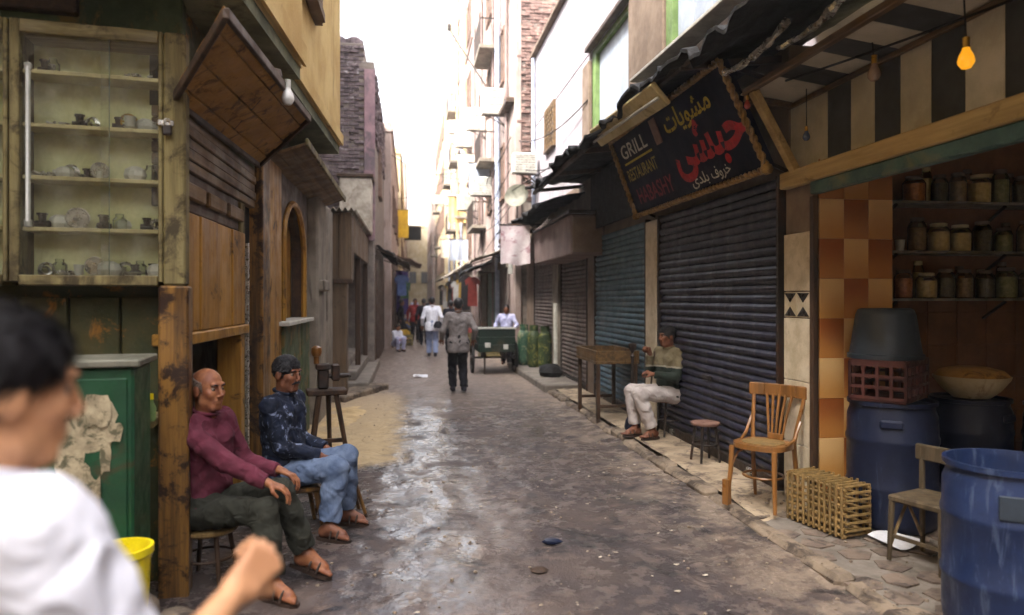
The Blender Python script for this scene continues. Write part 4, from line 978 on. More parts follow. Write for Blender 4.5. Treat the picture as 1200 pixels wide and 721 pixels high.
for k in range(4): sp('pilaster', m['yellowplaster'], b5, 2.5, 2.66, 33.7 + k * 5, 34.3 + k * 5, 2.8, 22, .02)
b6 = block('far_yellow_tenement', 'far cream tenement glowing in the sun on the right of the alley', 2.45, 11, 50.05, 70, 17, 'yellowplaster')
for z in (3.6, 6.8, 10, 13.2):
    for k in range(6): window(b6, 'x', 2.45, -1, 51.5 + k * 3.1, 52.6 + k * 3.1, z, z + 1.6, 'brownshut', 'pane', 'brownshut')
b7 = block('farthest_right_house', 'farthest pale house on the right near the alley end', 2.2, 11, 70.05, 91, 12, 'pinkplaster')
for z in (3.6, 6.8):
    for k in range(5): window(b7, 'x', 2.2, -1, 72 + k * 3.5, 73.2 + k * 3.5, z, z + 1.5, 'brownshut')
# shopfronts along the right, ground floor
for k, (y0, y1, mm, lab) in enumerate(((19.6, 22.4, 'greyshut', 'grey painted'), (22.8, 24.6, 'teal', 'teal green'), (25, 28, 'darkwood_z', 'dark wooden'), (31, 35, 'greyshut', 'grey metal'), (36.5, 41, 'brownshut', 'brown painted'), (43, 48, 'darkwood_z', 'dark boarded'))):
    r = thing('shop_door', lab + ' shop door on the right beyond the handcart, number %s from the brick corner' % ('one', 'two', 'three', 'four', 'five', 'six')[k], 'door', (2.7, (y0 + y1) / 2, 0))
    X0 = 2.73 if y0 < 30 else 2.64
    sp('leaf', m[mm], r, X0 - .06, X0 - .002, y0, (y0 + y1) / 2 - .01, .05, 2.5, .01); sp('leaf', m[mm], r, X0 - .06, X0 - .002, (y0 + y1) / 2 + .01, y1, .05, 2.5, .01); sp('lintel', m['greyplaster'], r, X0 - .12, X0 - .001, y0 - .2, y1 + .2, 2.502, 2.72, .01)
def awning(name, label, X, out, w, y0, y1, z0, z1, mat, seed, rag=.08):
    r = thing(name, label, 'awning', (X, (y0 + y1) / 2, z0))
    def fn(u, v):
        y = y0 + (y1 - y0) * v; e = max(0, u - .6) / .4
        return (X + out * (w * u + rag * e * fbm(y * 2, seed, 1)), y, z0 + (z1 - z0) * u + .06 * fbm(u * 3, y, seed) - .18 * e * abs(fbm(y * 1.6, seed, 5)))
    sheet(fn, 12, max(12, int((y1 - y0) * 6)), .02, 'sheet', m[mat], r)
    for yy in (y0 + .1, y1 - .1): MB().bar((X, yy, z0 - .1), (X + out * w * .95, yy, z1 - .06), .035, .035).build('strut', m['darkwood'], r)
    return r
awning('tarp_awning', 'dark sagging awning between the cloth banner and the brick corner', 3.0, -1, .75, 14.5, 18.3, 3.3, 3.0, 'tarp', 3)
awning('tarp_awning', 'grey canvas awning beyond the brick corner on the right', 2.74, -1, 1.0, 19.4, 23, 3.1, 2.75, 'greyplaster', 5)
awning('tarp_awning', 'black awning low over the teal shop door', 2.74, -1, .9, 23.1, 27.5, 2.95, 2.6, 'tarp', 8)
awning('tarp_awning', 'pale canvas awning beside the tall pinkish tenement', 2.66, -1, 1.0, 30.5, 36, 3.3, 2.7, 'corrpale', 11)
awning('tarp_awning', 'grey awning farther along the tall pinkish tenement', 2.66, -1, 1.1, 37, 44, 3.2, 2.7, 'greyplaster', 13)
awning('tarp_awning', 'dark brown awning under the low pinkish house on the left', -.58, 1, .6, 24, 29, 3.1, 2.8, 'darkwood', 17)
awning('tarp_awning', 'brown awning reaching out below the yellow signboard', -.58, 1, 1.1, 31, 36, 3.5, 3.2, 'brownshut', 19)
awning('tarp_awning', 'black awning beside the rough brick house', -.8, 1, .45, 17.6, 22.8, 2.95, 2.75, 'tarp', 23)
# ================================================================ THINGS, LEFT
def loc_build(mb, name, mat, parent, smooth=None): return mb.build(name, m[mat], parent, smooth, True)
def cabinet(x0, x1, label, tube_x):
    r = thing('display_cabinet', label, 'display case', (-1.29, 4.2, 1.74), PH, 'glazed display cases on the workshop corner')
    L = lambda n, mt, *a, b=.005: MB().span(*a, b).build(n, m[mt], r, None, True)
    L('back_panel', 'cabback', x0 + .04, x1 - .02, .205, .24, .03, 1.37); L('stile', 'palewood', x0, x0 + .045, -.02, .26, 0, 1.38); L('stile', 'palewood', x1 - .022, x1, -.01, .26, 0, 1.38)
    L('top_rail', 'oldwood_x', x0 + .046, x1 - .023, -.02, .25, 1.31, 1.38); L('bottom_rail', 'palewood', x0 + .046, x1 - .023, -.03, .25, -.02, .035)
    for z in (.27, .545, .825, 1.11): L('shelf', 'creamboard', x0 + .046, x1 - .023, .03, .204, z, z + .022, b=.003)
    md = (x0 + x1) / 2 + .08
    L('pane', 'glass', x0 + .047, md + .02, .008, .012, .036, 1.308, b=0); L('pane', 'glass', md - .02, x1 - .024, -.002, .002, .036, 1.308, b=0)
    L('pane_edge', 'teal', md + .018, md + .021, .002, .0075, .036, 1.308, b=0)
    tb_ = MB().tube([(tube_x, .02, .32), (tube_x, .02, 1.14)], .013, 10).build('lamp_tube', m['tube'], r, True, True)
    for z in (.30, 1.13): MB().box((tube_x, .024, z + .01), (.032, .032, .04), None, .004).build('tube_holder', m['whiteenamel'], tb_, None, True)
    return r
cabinet(-.79, -.06, 'glazed display case full of metal fittings, next to the corner post', -.715)
cabinet(-1.56, -.80, 'second glazed display case with a white tube, cut by the wall edge', -.87)
CT = Matrix.Translation((-1.29, 4.2, 1.74)) @ Matrix.Rotation(PH, 4, 'Z')
def proto(fn, name, label, mat): 
    q = MB(); fn(q); return q.mesh(name, m[mat])
items = {
 'gauge': proto(lambda q: q.lathe([(0, -.012), (.055, -.012), (.058, .0), (.055, .014), (.048, .014), (.046, .008), (.008, .008), (.006, .014), (0, .014)], 20, (0, 0, .058), Matrix.Rotation(R(90), 3, 'X')), 'gauge', '', 'steel'),
 'pipe_fitting': proto(lambda q: (q.tube([(-.035, 0, .02), (.035, 0, .02)], .018, 8), q.tube([(0, 0, .02), (0, 0, .065)], [.016, .020], 8), q.tube([(0, 0, .065), (0, 0, .075)], .026, 6)), 'pipe_fitting', '', 'iron'),
 'coil': proto(lambda q: [q.tube([((.03 + .004 * k) * math.cos(a), .012 * k - .012, .036 + (.03 + .004 * k) * math.sin(a)) for a in np.linspace(0, 2 * math.pi, 14)], .006, 5, False) for k in range(3)], 'coil', '', 'steel'),
 'glass_jar': proto(lambda q: q.lathe([(0, 0), (.03, 0), (.034, .008), (.034, .055), (.02, .07), (.02, .085), (0, .085)], 14), 'glass_jar', '', 'jarglass'),
 'bolt_heap': proto(lambda q: [q.box((random.uniform(-.06, .06), random.uniform(-.03, .03), .010 + .018 * random.random()), (.035, .012, .012), Matrix.Rotation(random.uniform(0, 3), 3, 'Z') @ Matrix.Rotation(random.uniform(-.4, .4), 3, 'Y'), .002) for k in range(16)], 'bolt_heap', '', 'steel'),
 'valve_wheel': proto(lambda q: (q.tube([(.042 * math.cos(a), 0, .048 + .042 * math.sin(a)) for a in np.linspace(0, 2 * math.pi, 16)], .006, 6, False), q.tube([(-.04, 0, .048), (.04, 0, .048)], .005, 5), q.tube([(0, 0, .008), (0, 0, .088)], .005, 5), q.tube([(0, -.02, .048), (0, .03, .048)], .013, 8)), 'valve_wheel', '', 'brass'),
 'plastic_bag': proto(lambda q: q.stone((0, 0, 0), (.12, .07, .075), 3), 'plastic_bag', '', 'whiteenamel')}
nice = dict(gauge='round steel gauge', pipe_fitting='dark iron pipe fitting', coil='coil of steel wire', glass_jar='small glass jar', bolt_heap='heap of steel bolts', valve_wheel='brass valve wheel', plastic_bag='crumpled pale plastic bag')
shelfz = (.035, .292, .567, .847, 1.132); shn = ('bottom board', 'lowest shelf', 'second shelf', 'third shelf', 'top shelf')
lay = {0: [(-.66, 'coil'), (-.60, 'glass_jar'), (-.53, 'bolt_heap'), (-.42, 'gauge'), (-.35, 'plastic_bag'), (-.27, 'coil'), (-.2, 'glass_jar'), (-.13, 'pipe_fitting')],
       1: [(-.67, 'pipe_fitting'), (-.60, 'plastic_bag'), (-.51, 'gauge'), (-.3, 'glass_jar'), (-.16, 'pipe_fitting'), (-.11, 'coil')],
       2: [(-.66, 'bolt_heap'), (-.55, 'coil'), (-.40, 'gauge'), (-.22, 'plastic_bag'), (-.14, 'glass_jar')],
       3: [(-.60, 'bolt_heap'), (-.50, 'pipe_fitting'), (-.44, 'coil'), (-.30, 'pipe_fitting'), (-.25, 'valve_wheel'), (-.17, 'plastic_bag'), (-.11, 'coil')],
       4: [(-.66, 'pipe_fitting'), (-.62, 'glass_jar'), (-.22, 'bolt_heap'), (-.12, 'pipe_fitting'), (-.09, 'glass_jar')]}
for r_, L in lay.items():
    for x, k in L:
        o = link(items[k], k); p = CT @ Vector((x, .12 + random.uniform(-.03, .02), shelfz[r_])); o.location = p; o.rotation_euler = (0, 0, PH + random.uniform(-.5, .5)); o.scale = (random.uniform(.85, 1.1),) * 3
        tag(o, nice[k] + ' on the ' + shn[r_] + ' of the display case', k.replace('_', ' ').split()[-1], 'goods in the display case')
for r_, L in {0: [(-1.3, 'bolt_heap'), (-1.1, 'gauge'), (-.95, 'coil')], 2: [(-1.2, 'coil'), (-.98, 'pipe_fitting')]}.items():
    for x, k in L:
        o = link(items[k], k); o.location = CT @ Vector((x, .12, shelfz[r_])); o.rotation_euler = (0, 0, PH)
        tag(o, nice[k] + ' in the second display case with the white tube', k.replace('_', ' ').split()[-1], 'goods in the second display case')
# padlock hasp on the stile
pk = thing('padlock', 'rusty padlock hanging on the display case stile', 'padlock', CT @ Vector((-.03, -.05, .84)), PH)
MB().box((0, 0, -.01), (.05, .022, .055), None, .008).build('lock_body', m['iron'], pk, None, True)
MB().tube([(-.016, 0, .015), (-.016, 0, .04), (-.008, 0, .052), (.008, 0, .052), (.016, 0, .04), (.016, 0, .015)], .005, 6).build('shackle', m['steel'], pk, True, True)
MB().box((-.01, .022, .035), (.08, .012, .03), None, .003).build('hasp', m['steel'], pk, None, True)
def clutter_item(k, x, yy, z, sc_, lab):
    o = link(items[k], k); o.location = CT @ Vector((x, yy, z)); o.rotation_euler = (0, 0, PH + random.uniform(-.8, .8)); o.scale = (sc_,) * 3; tag(o, lab, k.replace('_', ' ').split()[-1], 'goods in the display case')
items['saucer'] = proto(lambda q: q.lathe([(0, 0), (.02, 0), (.05, .018), (.052, .022), (.02, .006), (0, .005)], 16), 'saucer', '', 'whiteenamel')
items['glass_tumbler'] = proto(lambda q: q.lathe([(0, 0), (.022, 0), (.03, .07), (.027, .07), (.02, .006), (0, .005)], 14), 'glass_tumbler', '', 'whiteenamel')
nice.update(saucer='white enamel saucer', glass_tumbler='pale glass tumbler')
rr_ = random.Random(12)
for r_ in range(5):
    used = [x for x, _ in lay[r_]]
    for q_ in range((9, 6, 5, 7, 3)[r_]):
        x = rr_.uniform(-.69, -.1); k = rr_.choice(('saucer', 'glass_tumbler', 'coil', 'plastic_bag', 'bolt_heap', 'pipe_fitting', 'glass_tumbler'))
        clutter_item(k, x, rr_.choice((.07, .17)), shelfz[r_], rr_.uniform(.6, 1.05), nice[k] + ' among the clutter on the ' + shn[r_] + ' of the display case')
# hanging bulbs
def bulb(name, label, p, top, mat, gl=True, r=.032):
    b = thing(name, label, 'light bulb', p, 0, 'bulbs hung over the alley')
    MB().lathe([(0, -r * 1.15), (r * .55, -r), (r * .95, -r * .4), (r, 0), (r * .85, r * .6), (r * .5, r * 1.3), (r * .42, r * 1.7)], 16).build('glass_bulb', m[mat], b, True, True)
    MB().tube([(0, 0, r * 1.6), (0, 0, r * 2.9)], r * .46, 10).build('socket', m['brass' if gl else 'whiteenamel'], b, True, True)
    h = Vector(top) - Vector(p)
    MB().tube([(0, 0, r * 2.8), (h.x * .3, h.y * .3, h.z * .5), tuple(h)], .0045, 5).build('cord', m['black'], b, True, True)
    return b
t = NT('amber_bulb_glass'); t.set('Base Color', C('d88a18')); t.set('Roughness', .15); t.set('Specular IOR Level', .6); t.set('Emission Color', C('f0a020')); t.set('Emission Strength', .12); m['amber'] = t.m
m['clearbulb'] = MAT('dull_clear_bulb', '8a7466', '7a6456', .15, 4, spec=.6, bump=0); m['bluebulb'] = MAT('blue_bulb', '5a6a8c', '48587a', .15, 4, spec=.6, bump=0); m['redbulb'] = MAT('red_bulb', 'a04038', '88342c', .2, 4, spec=.6, bump=0); m['whitebulb'] = MAT('white_bulb', 'd4d2cc', 'c6c4be', .2, 4, spec=.6, bump=0)
bulb('light_bulb', 'white bulb hanging from the edge of the rusty boarded canopy', (-.80, 4.92, 2.98), (-.82, 4.95, 3.08), 'whitebulb', False, .042)
bulb('light_bulb', 'amber glowing bulb before the cream stripes of the jar shop', (2.8, 3.28, 2.86), (2.8, 3.3, 3.26), 'amber', True, .040)
bulb('light_bulb', 'dull clear bulb on a long cord before the striped panel', (2.85, 4.08, 3.04), (2.85, 4.1, 3.26), 'clearbulb', True, .040)
bulb('light_bulb', 'small blue bulb beside the slanted wooden brace', (2.94, 5.0, 2.86), (2.94, 5.0, 3.22), 'bluebulb', True, .027)
bulb('light_bulb', 'small red bulb at the corner of the grill sign', (2.58, 5.22, 3.14), (2.6, 5.22, 3.26), 'redbulb', True, .026)

# green metal cabinet with torn bills
gc = thing('metal_cabinet', 'dark green metal street cabinet plastered with torn bills', 'cabinet', (-1.60, 3.72, 0), PH)
MB().span(-.34, .30, -.2, .18, 0, 1.33, .012).build('casing', m['greenmetal'], gc, None, True)
MB().span(-.37, .33, -.23, .2, 1.332, 1.365, .006).build('lid', m['topplate'], gc, None, True)
dr = MB().span(-.31, .275, -.212, -.201, .08, 1.28, .005).build('door', m['greenmetal'], gc, None, True)
for k, (x0, z0, w, h, s_) in enumerate(((.02, .93, .22, .26, 1), (-.02, .80, .12, .3, 2), (.06, .70, .07, .2, 3), (-.16, .9, .14, .22, 4), (.16, .84, .05, .14, 5), (-.08, .62, .1, .16, 6), (.0, .5, .07, .2, 7), (.09, 1.06, .13, .16, 8), (-.05, 1.1, .12, .13, 9), (.12, .62, .05, .22, 10), (.19, .98, .07, .1, 11), (.02, .36, .05, .12, 12))):
    rr = random.Random(s_); n = 14; pts = []
    for i in range(n):
        a = 2 * math.pi * i / n; c_, s1 = math.cos(a), math.sin(a); e = max(abs(c_), abs(s1)); pts.append((x0 + w / 2 + w / 2 * c_ / e * rr.uniform(.75, 1.05), -.2125 - .0012 * k, z0 + h / 2 + h / 2 * s1 / e * rr.uniform(.75, 1.05)))
    MB().prism(pts, (0, -.001, 0)).build('torn_bill', m['paper'], dr, None, True)
MB().span(-.02, .05, -.216, -.212, 1.2, 1.26).build('white_plate', m['whitepaper'], dr, None, True)
bt = thing('small_bottle', 'small yellow capped bottle on a ledge beside the green cabinet', 'bottle', (-1.36, 4.04, 1.0))
MB().lathe([(0, 0), (.025, 0), (.026, .07), (.012, .1), (.012, .12)], 12).build('flask', m['greenframe'], bt, True, True); MB().lathe([(.014, .115), (.014, .145), (0, .147)], 10).build('cap', m['yellowplastic'], bt, True, True)
q = MB(); q.T = T; q.span(-.16, -.085, -.12, .198, .955, .999, .004).build('bottle_ledge', m['oldwood_x'], wk)
bu = thing('yellow_bucket', 'bright yellow plastic bucket on the ground by the green cabinet', 'bucket', (-1.255, 3.37, 0)); bu.scale = (1, 1, 1.28)
MB().lathe([(0, .01), (.085, .01), (.09, 0), (.095, .02), (.115, .40), (.128, .41), (.128, .435), (.114, .435), (.112, .41), (.09, .03), (0, .028)], 24).build('pail', m['yellowplastic'], bu, True, True)
MB().tube([(.12 * math.cos(a), .03, .42 + .10 * math.sin(a) * -.9) for a in np.linspace(0, math.pi, 10)], .004, 5).build('handle', m['steel'], bu, True, True)
for k, (x, y_, d, lab) in enumerate(((-1.36, 3.86, (.24, .2, .17), 'rough pale rubble stone against the corner post'), (-1.14, 3.74, (.28, .22, .13), 'flat pale rubble stone in front of the corner post'))):
    tag(MB().stone((x, y_, -.02), d, 40 + k).build('rubble_stone', m['kerb'], None, 50), lab, 'stone')
# stools
def stool(name, label, p, h, r, seatmat, legmat, rz=0, legs=4, thick=.03):
    s_ = thing(name, label, 'stool', p, rz)
    MB().lathe([(0, h - thick), (r * .94, h - thick), (r, h - thick * .6), (r, h - .006), (r * .95, h), (0, h + .002)], 22).build('seat', m[seatmat], s_, True, True)
    for k in range(legs):
        a = 2 * math.pi * k / legs + .6; MB().tube([(r * .7 * math.cos(a), r * .7 * math.sin(a), h - thick), (r * 1.0 * math.cos(a), r * 1.0 * math.sin(a), 0)], [.015, .012], 8).build('leg', m[legmat], s_, True, True)
    MB().tube([(r * .86 * math.cos(a), r * .86 * math.sin(a), h * .45) for a in np.linspace(0, 2 * math.pi, 18)], .008, 6, False).build('ring', m[legmat], s_, True, True)
    return s_
stool('wooden_stool', 'low wooden stool under the bald man in the doorway', (-1.17, 4.42, 0), .32, .17, 'cane', 'darkwood_z')
# chair of the second man
wc = thing('wooden_chair', 'dark wooden chair under the man in jeans', 'chair', (-.86, 5.28, 0), R(-73))
MB().span(-.2, .2, -.19, .2, .30, .335, .01).build('seat', m['postwood'], wc, None, True)
for sx in (-1, 1):
    MB().tube([(sx * .17, -.17, .30), (sx * .21, -.23, 0)], [.02, .014], 8).build('leg', m['postwood'], wc, True, True)
    MB().tube([(sx * .17, .17, .30), (sx * .19, .22, 0)], [.02, .014], 8).build('leg', m['postwood'], wc, True, True)
MB().bar((-.19, -.2, .14), (.19, -.2, .14), .02, .02).build('stretcher', m['postwood'], wc, None, True)
el_ = thing('low_side_stool', 'small stool with splayed brown leg beside the man in jeans', 'stool', (-.52, 5.58, 0), .3)
MB().span(-.11, .11, -.1, .1, .30, .325, .008).build('seat', m['oldwood_x'], el_, None, True)
for sx in (-1, 1):
    for sy in (-1, 1): MB().tube([(sx * .08, sy * .07, .30), (sx * .17, sy * .12, 0)], [.018, .013], 8).build('leg', m['postwood'], el_, True, True)
# bench vice on a tripod stand
vs_ = thing('vice_stand', 'dark iron bench vice on a splayed wooden stand behind the man in jeans', 'vice', (-.85, 7.6, 0), .2)
MB().span(-.2, .2, -.12, .12, .66, .72, .01).build('stand_top', m['darkwood'], vs_, None, True)
for (x, y_) in ((-.17, -.2), (.2, -.18), (.06, .26), (-.15, .2)): MB().tube([(x * .45, y_ * .4, .67), (x, y_, 0)], [.028, .022], 8).build('leg', m['darkwood_z'], vs_, True, True)
MB().bar((-.14, -.1, .2), (.16, -.1, .2), .03, .04).build('stretcher', m['darkwood'], vs_, None, True)
MB().span(-.09, .02, -.06, .06, .72, .92, .015).span(-.11, .04, -.075, .075, .92, .98, .01).build('fixed_jaw', m['iron'], vs_, None, True)
MB().span(.05, .13, -.06, .06, .80, .97, .012).build('moving_jaw', m['iron'], vs_, None, True)
MB().tube([(-.05, 0, .85), (.24, 0, .85)], .024, 10).tube([(.23, -.1, .85), (.23, .1, .85)], .009, 6).build('screw', m['iron'], vs_, True, True)
MB().tube([(-.1, 0, .98), (-.1, 0, 1.06)], .03, 10).lathe([(0, 1.05), (.045, 1.06), (.058, 1.10), (.05, 1.145), (.02, 1.165), (0, 1.168)], 14, (-.1, 0, 0)).build('wooden_knob', m['chairwood'], vs_, True, True)

# ================================================================ THINGS, RIGHT
# bentwood chair
def bent_chair():
    c = thing('bentwood_chair', 'honey coloured bentwood chair with slatted back on the pavement', 'chair', (2.685, 5.17, .07), R(-57))
    B = lambda q, n, mt='chairwood', par=None, sm=True: q.build(n, m[mt], par or c, sm, True)
    out = [(.21 * math.copysign(abs(math.cos(a)) ** .75, math.cos(a)), -.0 + .205 * math.copysign(abs(math.sin(a)) ** .8, math.sin(a))) for a in np.linspace(0, 2 * math.pi, 29)[:-1]]
    st_ = B(MB().prism([(x, y, .43) for x, y in out], (0, 0, .035)), 'seat', sm=30)
    B(MB().prism([(x * .72, y * .72, .4655) for x, y in out], (0, 0, .004)), 'cane_panel', 'cane', st_, None)
    for sx in (-1, 1):
        B(MB().tube([(sx * .175, -.16, .435), (sx * .18, -.17, .25), (sx * .20, -.195, 0)], [.021, .019, .014], 9), 'leg')
        B(MB().tube([(sx * .17, .15, .45), (sx * .178, .17, .25), (sx * .195, .235, 0)], [.019, .018, .014], 9), 'leg')
        B(MB().tube([(sx * .17, .15, .44), (sx * .185, .175, .58), (sx * .205, .225, .74), (sx * .215, .25, .83)], [.018, .016, .015, .014], 9), 'back_upright')
        B(MB().tube([(sx * .178, -.165, .28), (sx * .16, -.10, .38), (sx * .10, -.06, .428)], .010, 6), 'bracket')
        B(MB().tube([(sx * .19, .0, .46), (sx * .205, .10, .50), (sx * .205, .19, .62)], [.015, .013, .012], 7), 'arm_bracket')
    q = MB(); pts = [(-.245, .225, 0), (-.13, .262, 0), (0, .275, 0), (.13, .262, 0), (.245, .225, 0)]
    for a, b in zip(pts[:-1], pts[1:]): q.bar((a[0], a[1], .83), (b[0], b[1], .83), .022, .095, .006)
    B(q, 'top_rail', sm=None)
    for k in range(5):
        t_ = (k - 2) / 2; B(MB().tube([(t_ * .055, .185, .47), (t_ * .075, .215, .62), (t_ * .105, .255, .80)], [.009, .011, .012], 7), 'back_slat')
    q = MB(); q.bar((-.065, .188, .485), (.065, .188, .485), .018, .05, .004); B(q, 'lower_rail', sm=None)
    B(MB().tube([(.15 * math.cos(a), .15 * math.sin(a), .22) for a in np.linspace(0, 2 * math.pi, 22)], .009, 6, False), 'leg_ring')
    B(MB().box((-.20, -.195, .09), (.055, .055, .19), None, .006), 'foot_block', sm=None)
    c.scale = (1.0, .96, 1.03); return c
bent_chair()
sc = thing('small_chair', 'small weathered chair with cane seat between the drums', 'chair', (3.12, 3.93, .05), R(-70))
MB().span(-.17, .17, -.17, .17, .36, .40, .01).build('seat', m['greywood'], sc, None, True)
for sx in (-1, 1):
    MB().tube([(sx * .15, -.15, .37), (sx * .16, -.165, 0)], [.018, .014], 8).build('leg', m['greywood'], sc, True, True)
    MB().tube([(sx * .15, .15, .66), (sx * .15, .15, .37), (sx * .155, .165, 0)], [.016, .019, .014], 8).build('leg', m['greywood'], sc, True, True)
    MB().tube([(sx * .155, -.155, .1), (sx * .15, 0, .34), (sx * .155, .155, .1)], .011, 6).build('arched_brace', m['cane'], sc, True, True)
MB().span(-.19, .19, .135, .165, .58, .68, .008).build('back_rail', m['greywood'], sc, None, True)
MB().bar((-.15, -.155, .15), (.15, -.155, .15), .02, .02).build('stretcher', m['greywood'], sc, None, True)
stool('round_stool', 'small dark round stool standing alone before the navy shutter', (2.84, 6.62, .075), .38, .14, 'patch', 'iron', .3)
# drums
def drum(label, p, r, h, mat, rz=0, opened=False):
    d = thing('plastic_drum', label, 'drum', p, rz, 'plastic drums of the jar shop')
    pr = [(0, .01), (r * .9, .0), (r * .97, .02), (r, .08), (r, h * .30), (r * 1.025, h * .32), (r * 1.025, h * .35), (r, h * .37), (r, h * .66), (r * 1.025, h * .68), (r * 1.025, h * .71), (r, h * .73), (r * .99, h * .88), (r * .93, h * .94), (r * .93, h * .965), (r * .99, h * .97), (r * .99, h)]
    pr += [(r * .94, h), (r * .92, h * .96), (r * .94, h * .5), (r * .9, .05), (0, .045)] if opened else [(r * .93, h), (r * .91, h * .975), (0, h * .975)]
    MB().lathe(pr, 40).build('barrel', m[mat], d, 50, True)
    for a in (-2.2, 1.0):
        q = MB(); q.box((math.cos(a) * r * 1.0, math.sin(a) * r * 1.0, h * .84), (.03, .15, .06), Matrix.Rotation(a, 3, 'Z'), .012); q.build('grip', m[mat], d, None, True)
    if opened: MB().box((math.cos(-2.62) * r * 1.004, math.sin(-2.62) * r * 1.004, h * .80), (.012, .15, .11), Matrix.Rotation(-2.62, 3, 'Z'), .003).build('worn_label', m['tub'], d, None, True)
    return d
drum('open topped bright blue plastic drum at the shop front', (2.87, 3.08, .04), .29, .83, 'drum', .4, True)
drum('dark blue closed drum carrying the maroon crate', (3.42, 4.70, .04), .295, .89, 'drumdark')
drum('dark drum under the yellow bowl at the back of the shop', (4.40, 5.12, .03), .29, .84, 'drumdark', 1)
drum('dark drum in the shadow of the jar shelves', (5.06, 4.9, .03), .29, .8, 'drumdark', 2)
bw = thing('clay_bowl', 'big cream bowl with red brown contents on the back drum', 'bowl', (4.40, 5.10, .871))
MB().lathe([(0, 0), (.13, 0), (.2, .06), (.265, .15), (.27, .17), (.25, .17), (.19, .07), (.1, .03), (0, .025)], 28).build('dish', m['yellowplaster'], bw, True, True)
MB().lathe([(.25, .155), (.262, .172), (.22, .215), (.12, .24), (0, .245)], 26).build('food', m['rustboard'], bw, True, True)
# maroon plastic crate: lattice walls
mc = thing('plastic_crate', 'maroon lattice plastic crate lying on the dark blue drum', 'crate', (3.40, 4.70, .932), R(38))
MB().span(-.26, .26, -.18, .18, 0, .02, .004).build('crate_floor', m['redplastic'], mc, None, True)
for (a, b) in (((-.26, -.18), (.26, -.18)), ((.26, -.18), (.26, .18)), ((.26, .18), (-.26, .18)), ((-.26, .18), (-.26, -.18))):
    q = MB(); a = Vector((*a, 0)); b = Vector((*b, 0)); L = (b - a).length; n = max(4, int(L / .075))
    for z in (.03, .105, .18, .27): q.bar(a + Vector((0, 0, z)), b + Vector((0, 0, z)), .016, .022 if z < .25 else .045)
    for k in range(n + 1): p = a.lerp(b, k / n); q.bar(p + Vector((0, 0, .02)), p + Vector((0, 0, .28)), .02, .02)
    q.build('lattice_wall', m['redplastic'], mc, None, True)
tu = thing('upturned_tub', 'slate blue plastic tub upside down on the maroon crate', 'tub', (3.37, 4.70, 1.226))
MB().lathe([(.232, 0), (.25, 0), (.25, .03), (.236, .035), (.225, .1), (.195, .31), (.18, .345), (.16, .355), (0, .352)], 32).build('tub_shell', m['tub'], tu, 50, True)
# cane crate standing on its side
wcx = thing('palm_crate', 'open crate of split palm sticks leaning by the pillar', 'crate', (2.92, 4.70, .045), math.atan2(-.50, .12))
def stick(p, q_, r=.012): MB().tube([p, q_], r, 6).build('stick', m['cane'], wcx, True, True)
LX, DY, HZ = .27, .11, .34
for yy in (-DY, DY):
    for z in (.02, .065, .115, .165, .215, .265, .325): stick((-LX, yy, z + random.uniform(-.008, .008)), (LX, yy, z + random.uniform(-.008, .008)), .012)
    for k in range(11): x = -LX + .02 + k * (2 * LX - .04) / 10 + random.uniform(-.006, .006); stick((x, yy * 1.1, 0), (x + random.uniform(-.008, .008), yy * 1.1, HZ + random.uniform(0, .02)), .010)
for k in range(11): x = -LX + .02 + k * (2 * LX - .04) / 10; stick((x, -DY, .34), (x, DY, .34), .009); stick((x, -DY, .012), (x, DY, .012), .009)
for xx in (-LX, LX):
    for z in (.05, .10, .15, .2, .25, .3): stick((xx, -DY, z), (xx, DY, z), .010)
pp = MB().grid(lambda u, v: (3.05 + .22 * u + .02 * v, 4.44 - .30 * v + .06 * u, .062 + .012 * math.sin(u * 5) * math.sin(v * 4 + 1) + .012 * u), 12, 12).build('paper_sheet', m['whitepaper'], None, True)
tag(pp, 'crumpled white paper sheet on the paving before the palm crate', 'paper')
# shelves and jars
shz = (1.63, 2.04, 2.47)
for z, n_ in zip(shz, ('lowest', 'middle', 'top')):
    s_ = thing('jar_shelf', n_ + ' metal shelf of jars in the dark shop', 'shelf', (5.2, 5.75, z))
    MB().span(3.9, 7.2, 5.60, 5.905, z, z + .022, .003).build('board', m['shelf'], s_)
    for x in (4.15, 5.2, 6.3): MB().bar((x, 5.89, z - .16), (x, 5.64, z - .005), .02, .02).build('bracket', m['iron'], s_)
def content(n, c1, c2): return MAT(n, c1, c2, .35, 30, 0, .5, .6, 60, fine=.5)
cont = {'orange carrots': content('orange_pickle', 'd88840', 'b06428'), 'dark olives': content('olive_pickle', '54462c', '685634'), 'yellow lemons': content('lemon_pickle', 'e4c880', 'c8a860'), 'brown turnips': content('brown_pickle', 'a8804c', '80603a'), 'pale green peppers': content('pepper_pickle', '9a9458', '77733c')}
def jar_proto(k):
    j = thing('pickle_jar', 'x', 'jar', (0, 0, -50))
    MB().lathe([(0, 0), (.078, 0), (.084, .012), (.084, .2), (.07, .235), (.058, .245), (.058, .262)], 18).build('glass', m['jarglass'], j, True, True)
    MB().lathe([(0, .008), (.074, .008), (.079, .016), (.079, .195), (.0, .198)], 16).build('contents', cont[k], j, True, True)
    MB().lathe([(.062, .25), (.062, .278), (.05, .283), (0, .283)], 16).build('lid', m['brownwall' if k != 'yellow lemons' else 'creamboard'], j, True, True)
    return j
jp = {}
rows2 = [(4.52, 'yellow lemons'), (4.93, 'orange carrots'), (5.15, 'yellow lemons'), (5.36, 'brown turnips')]
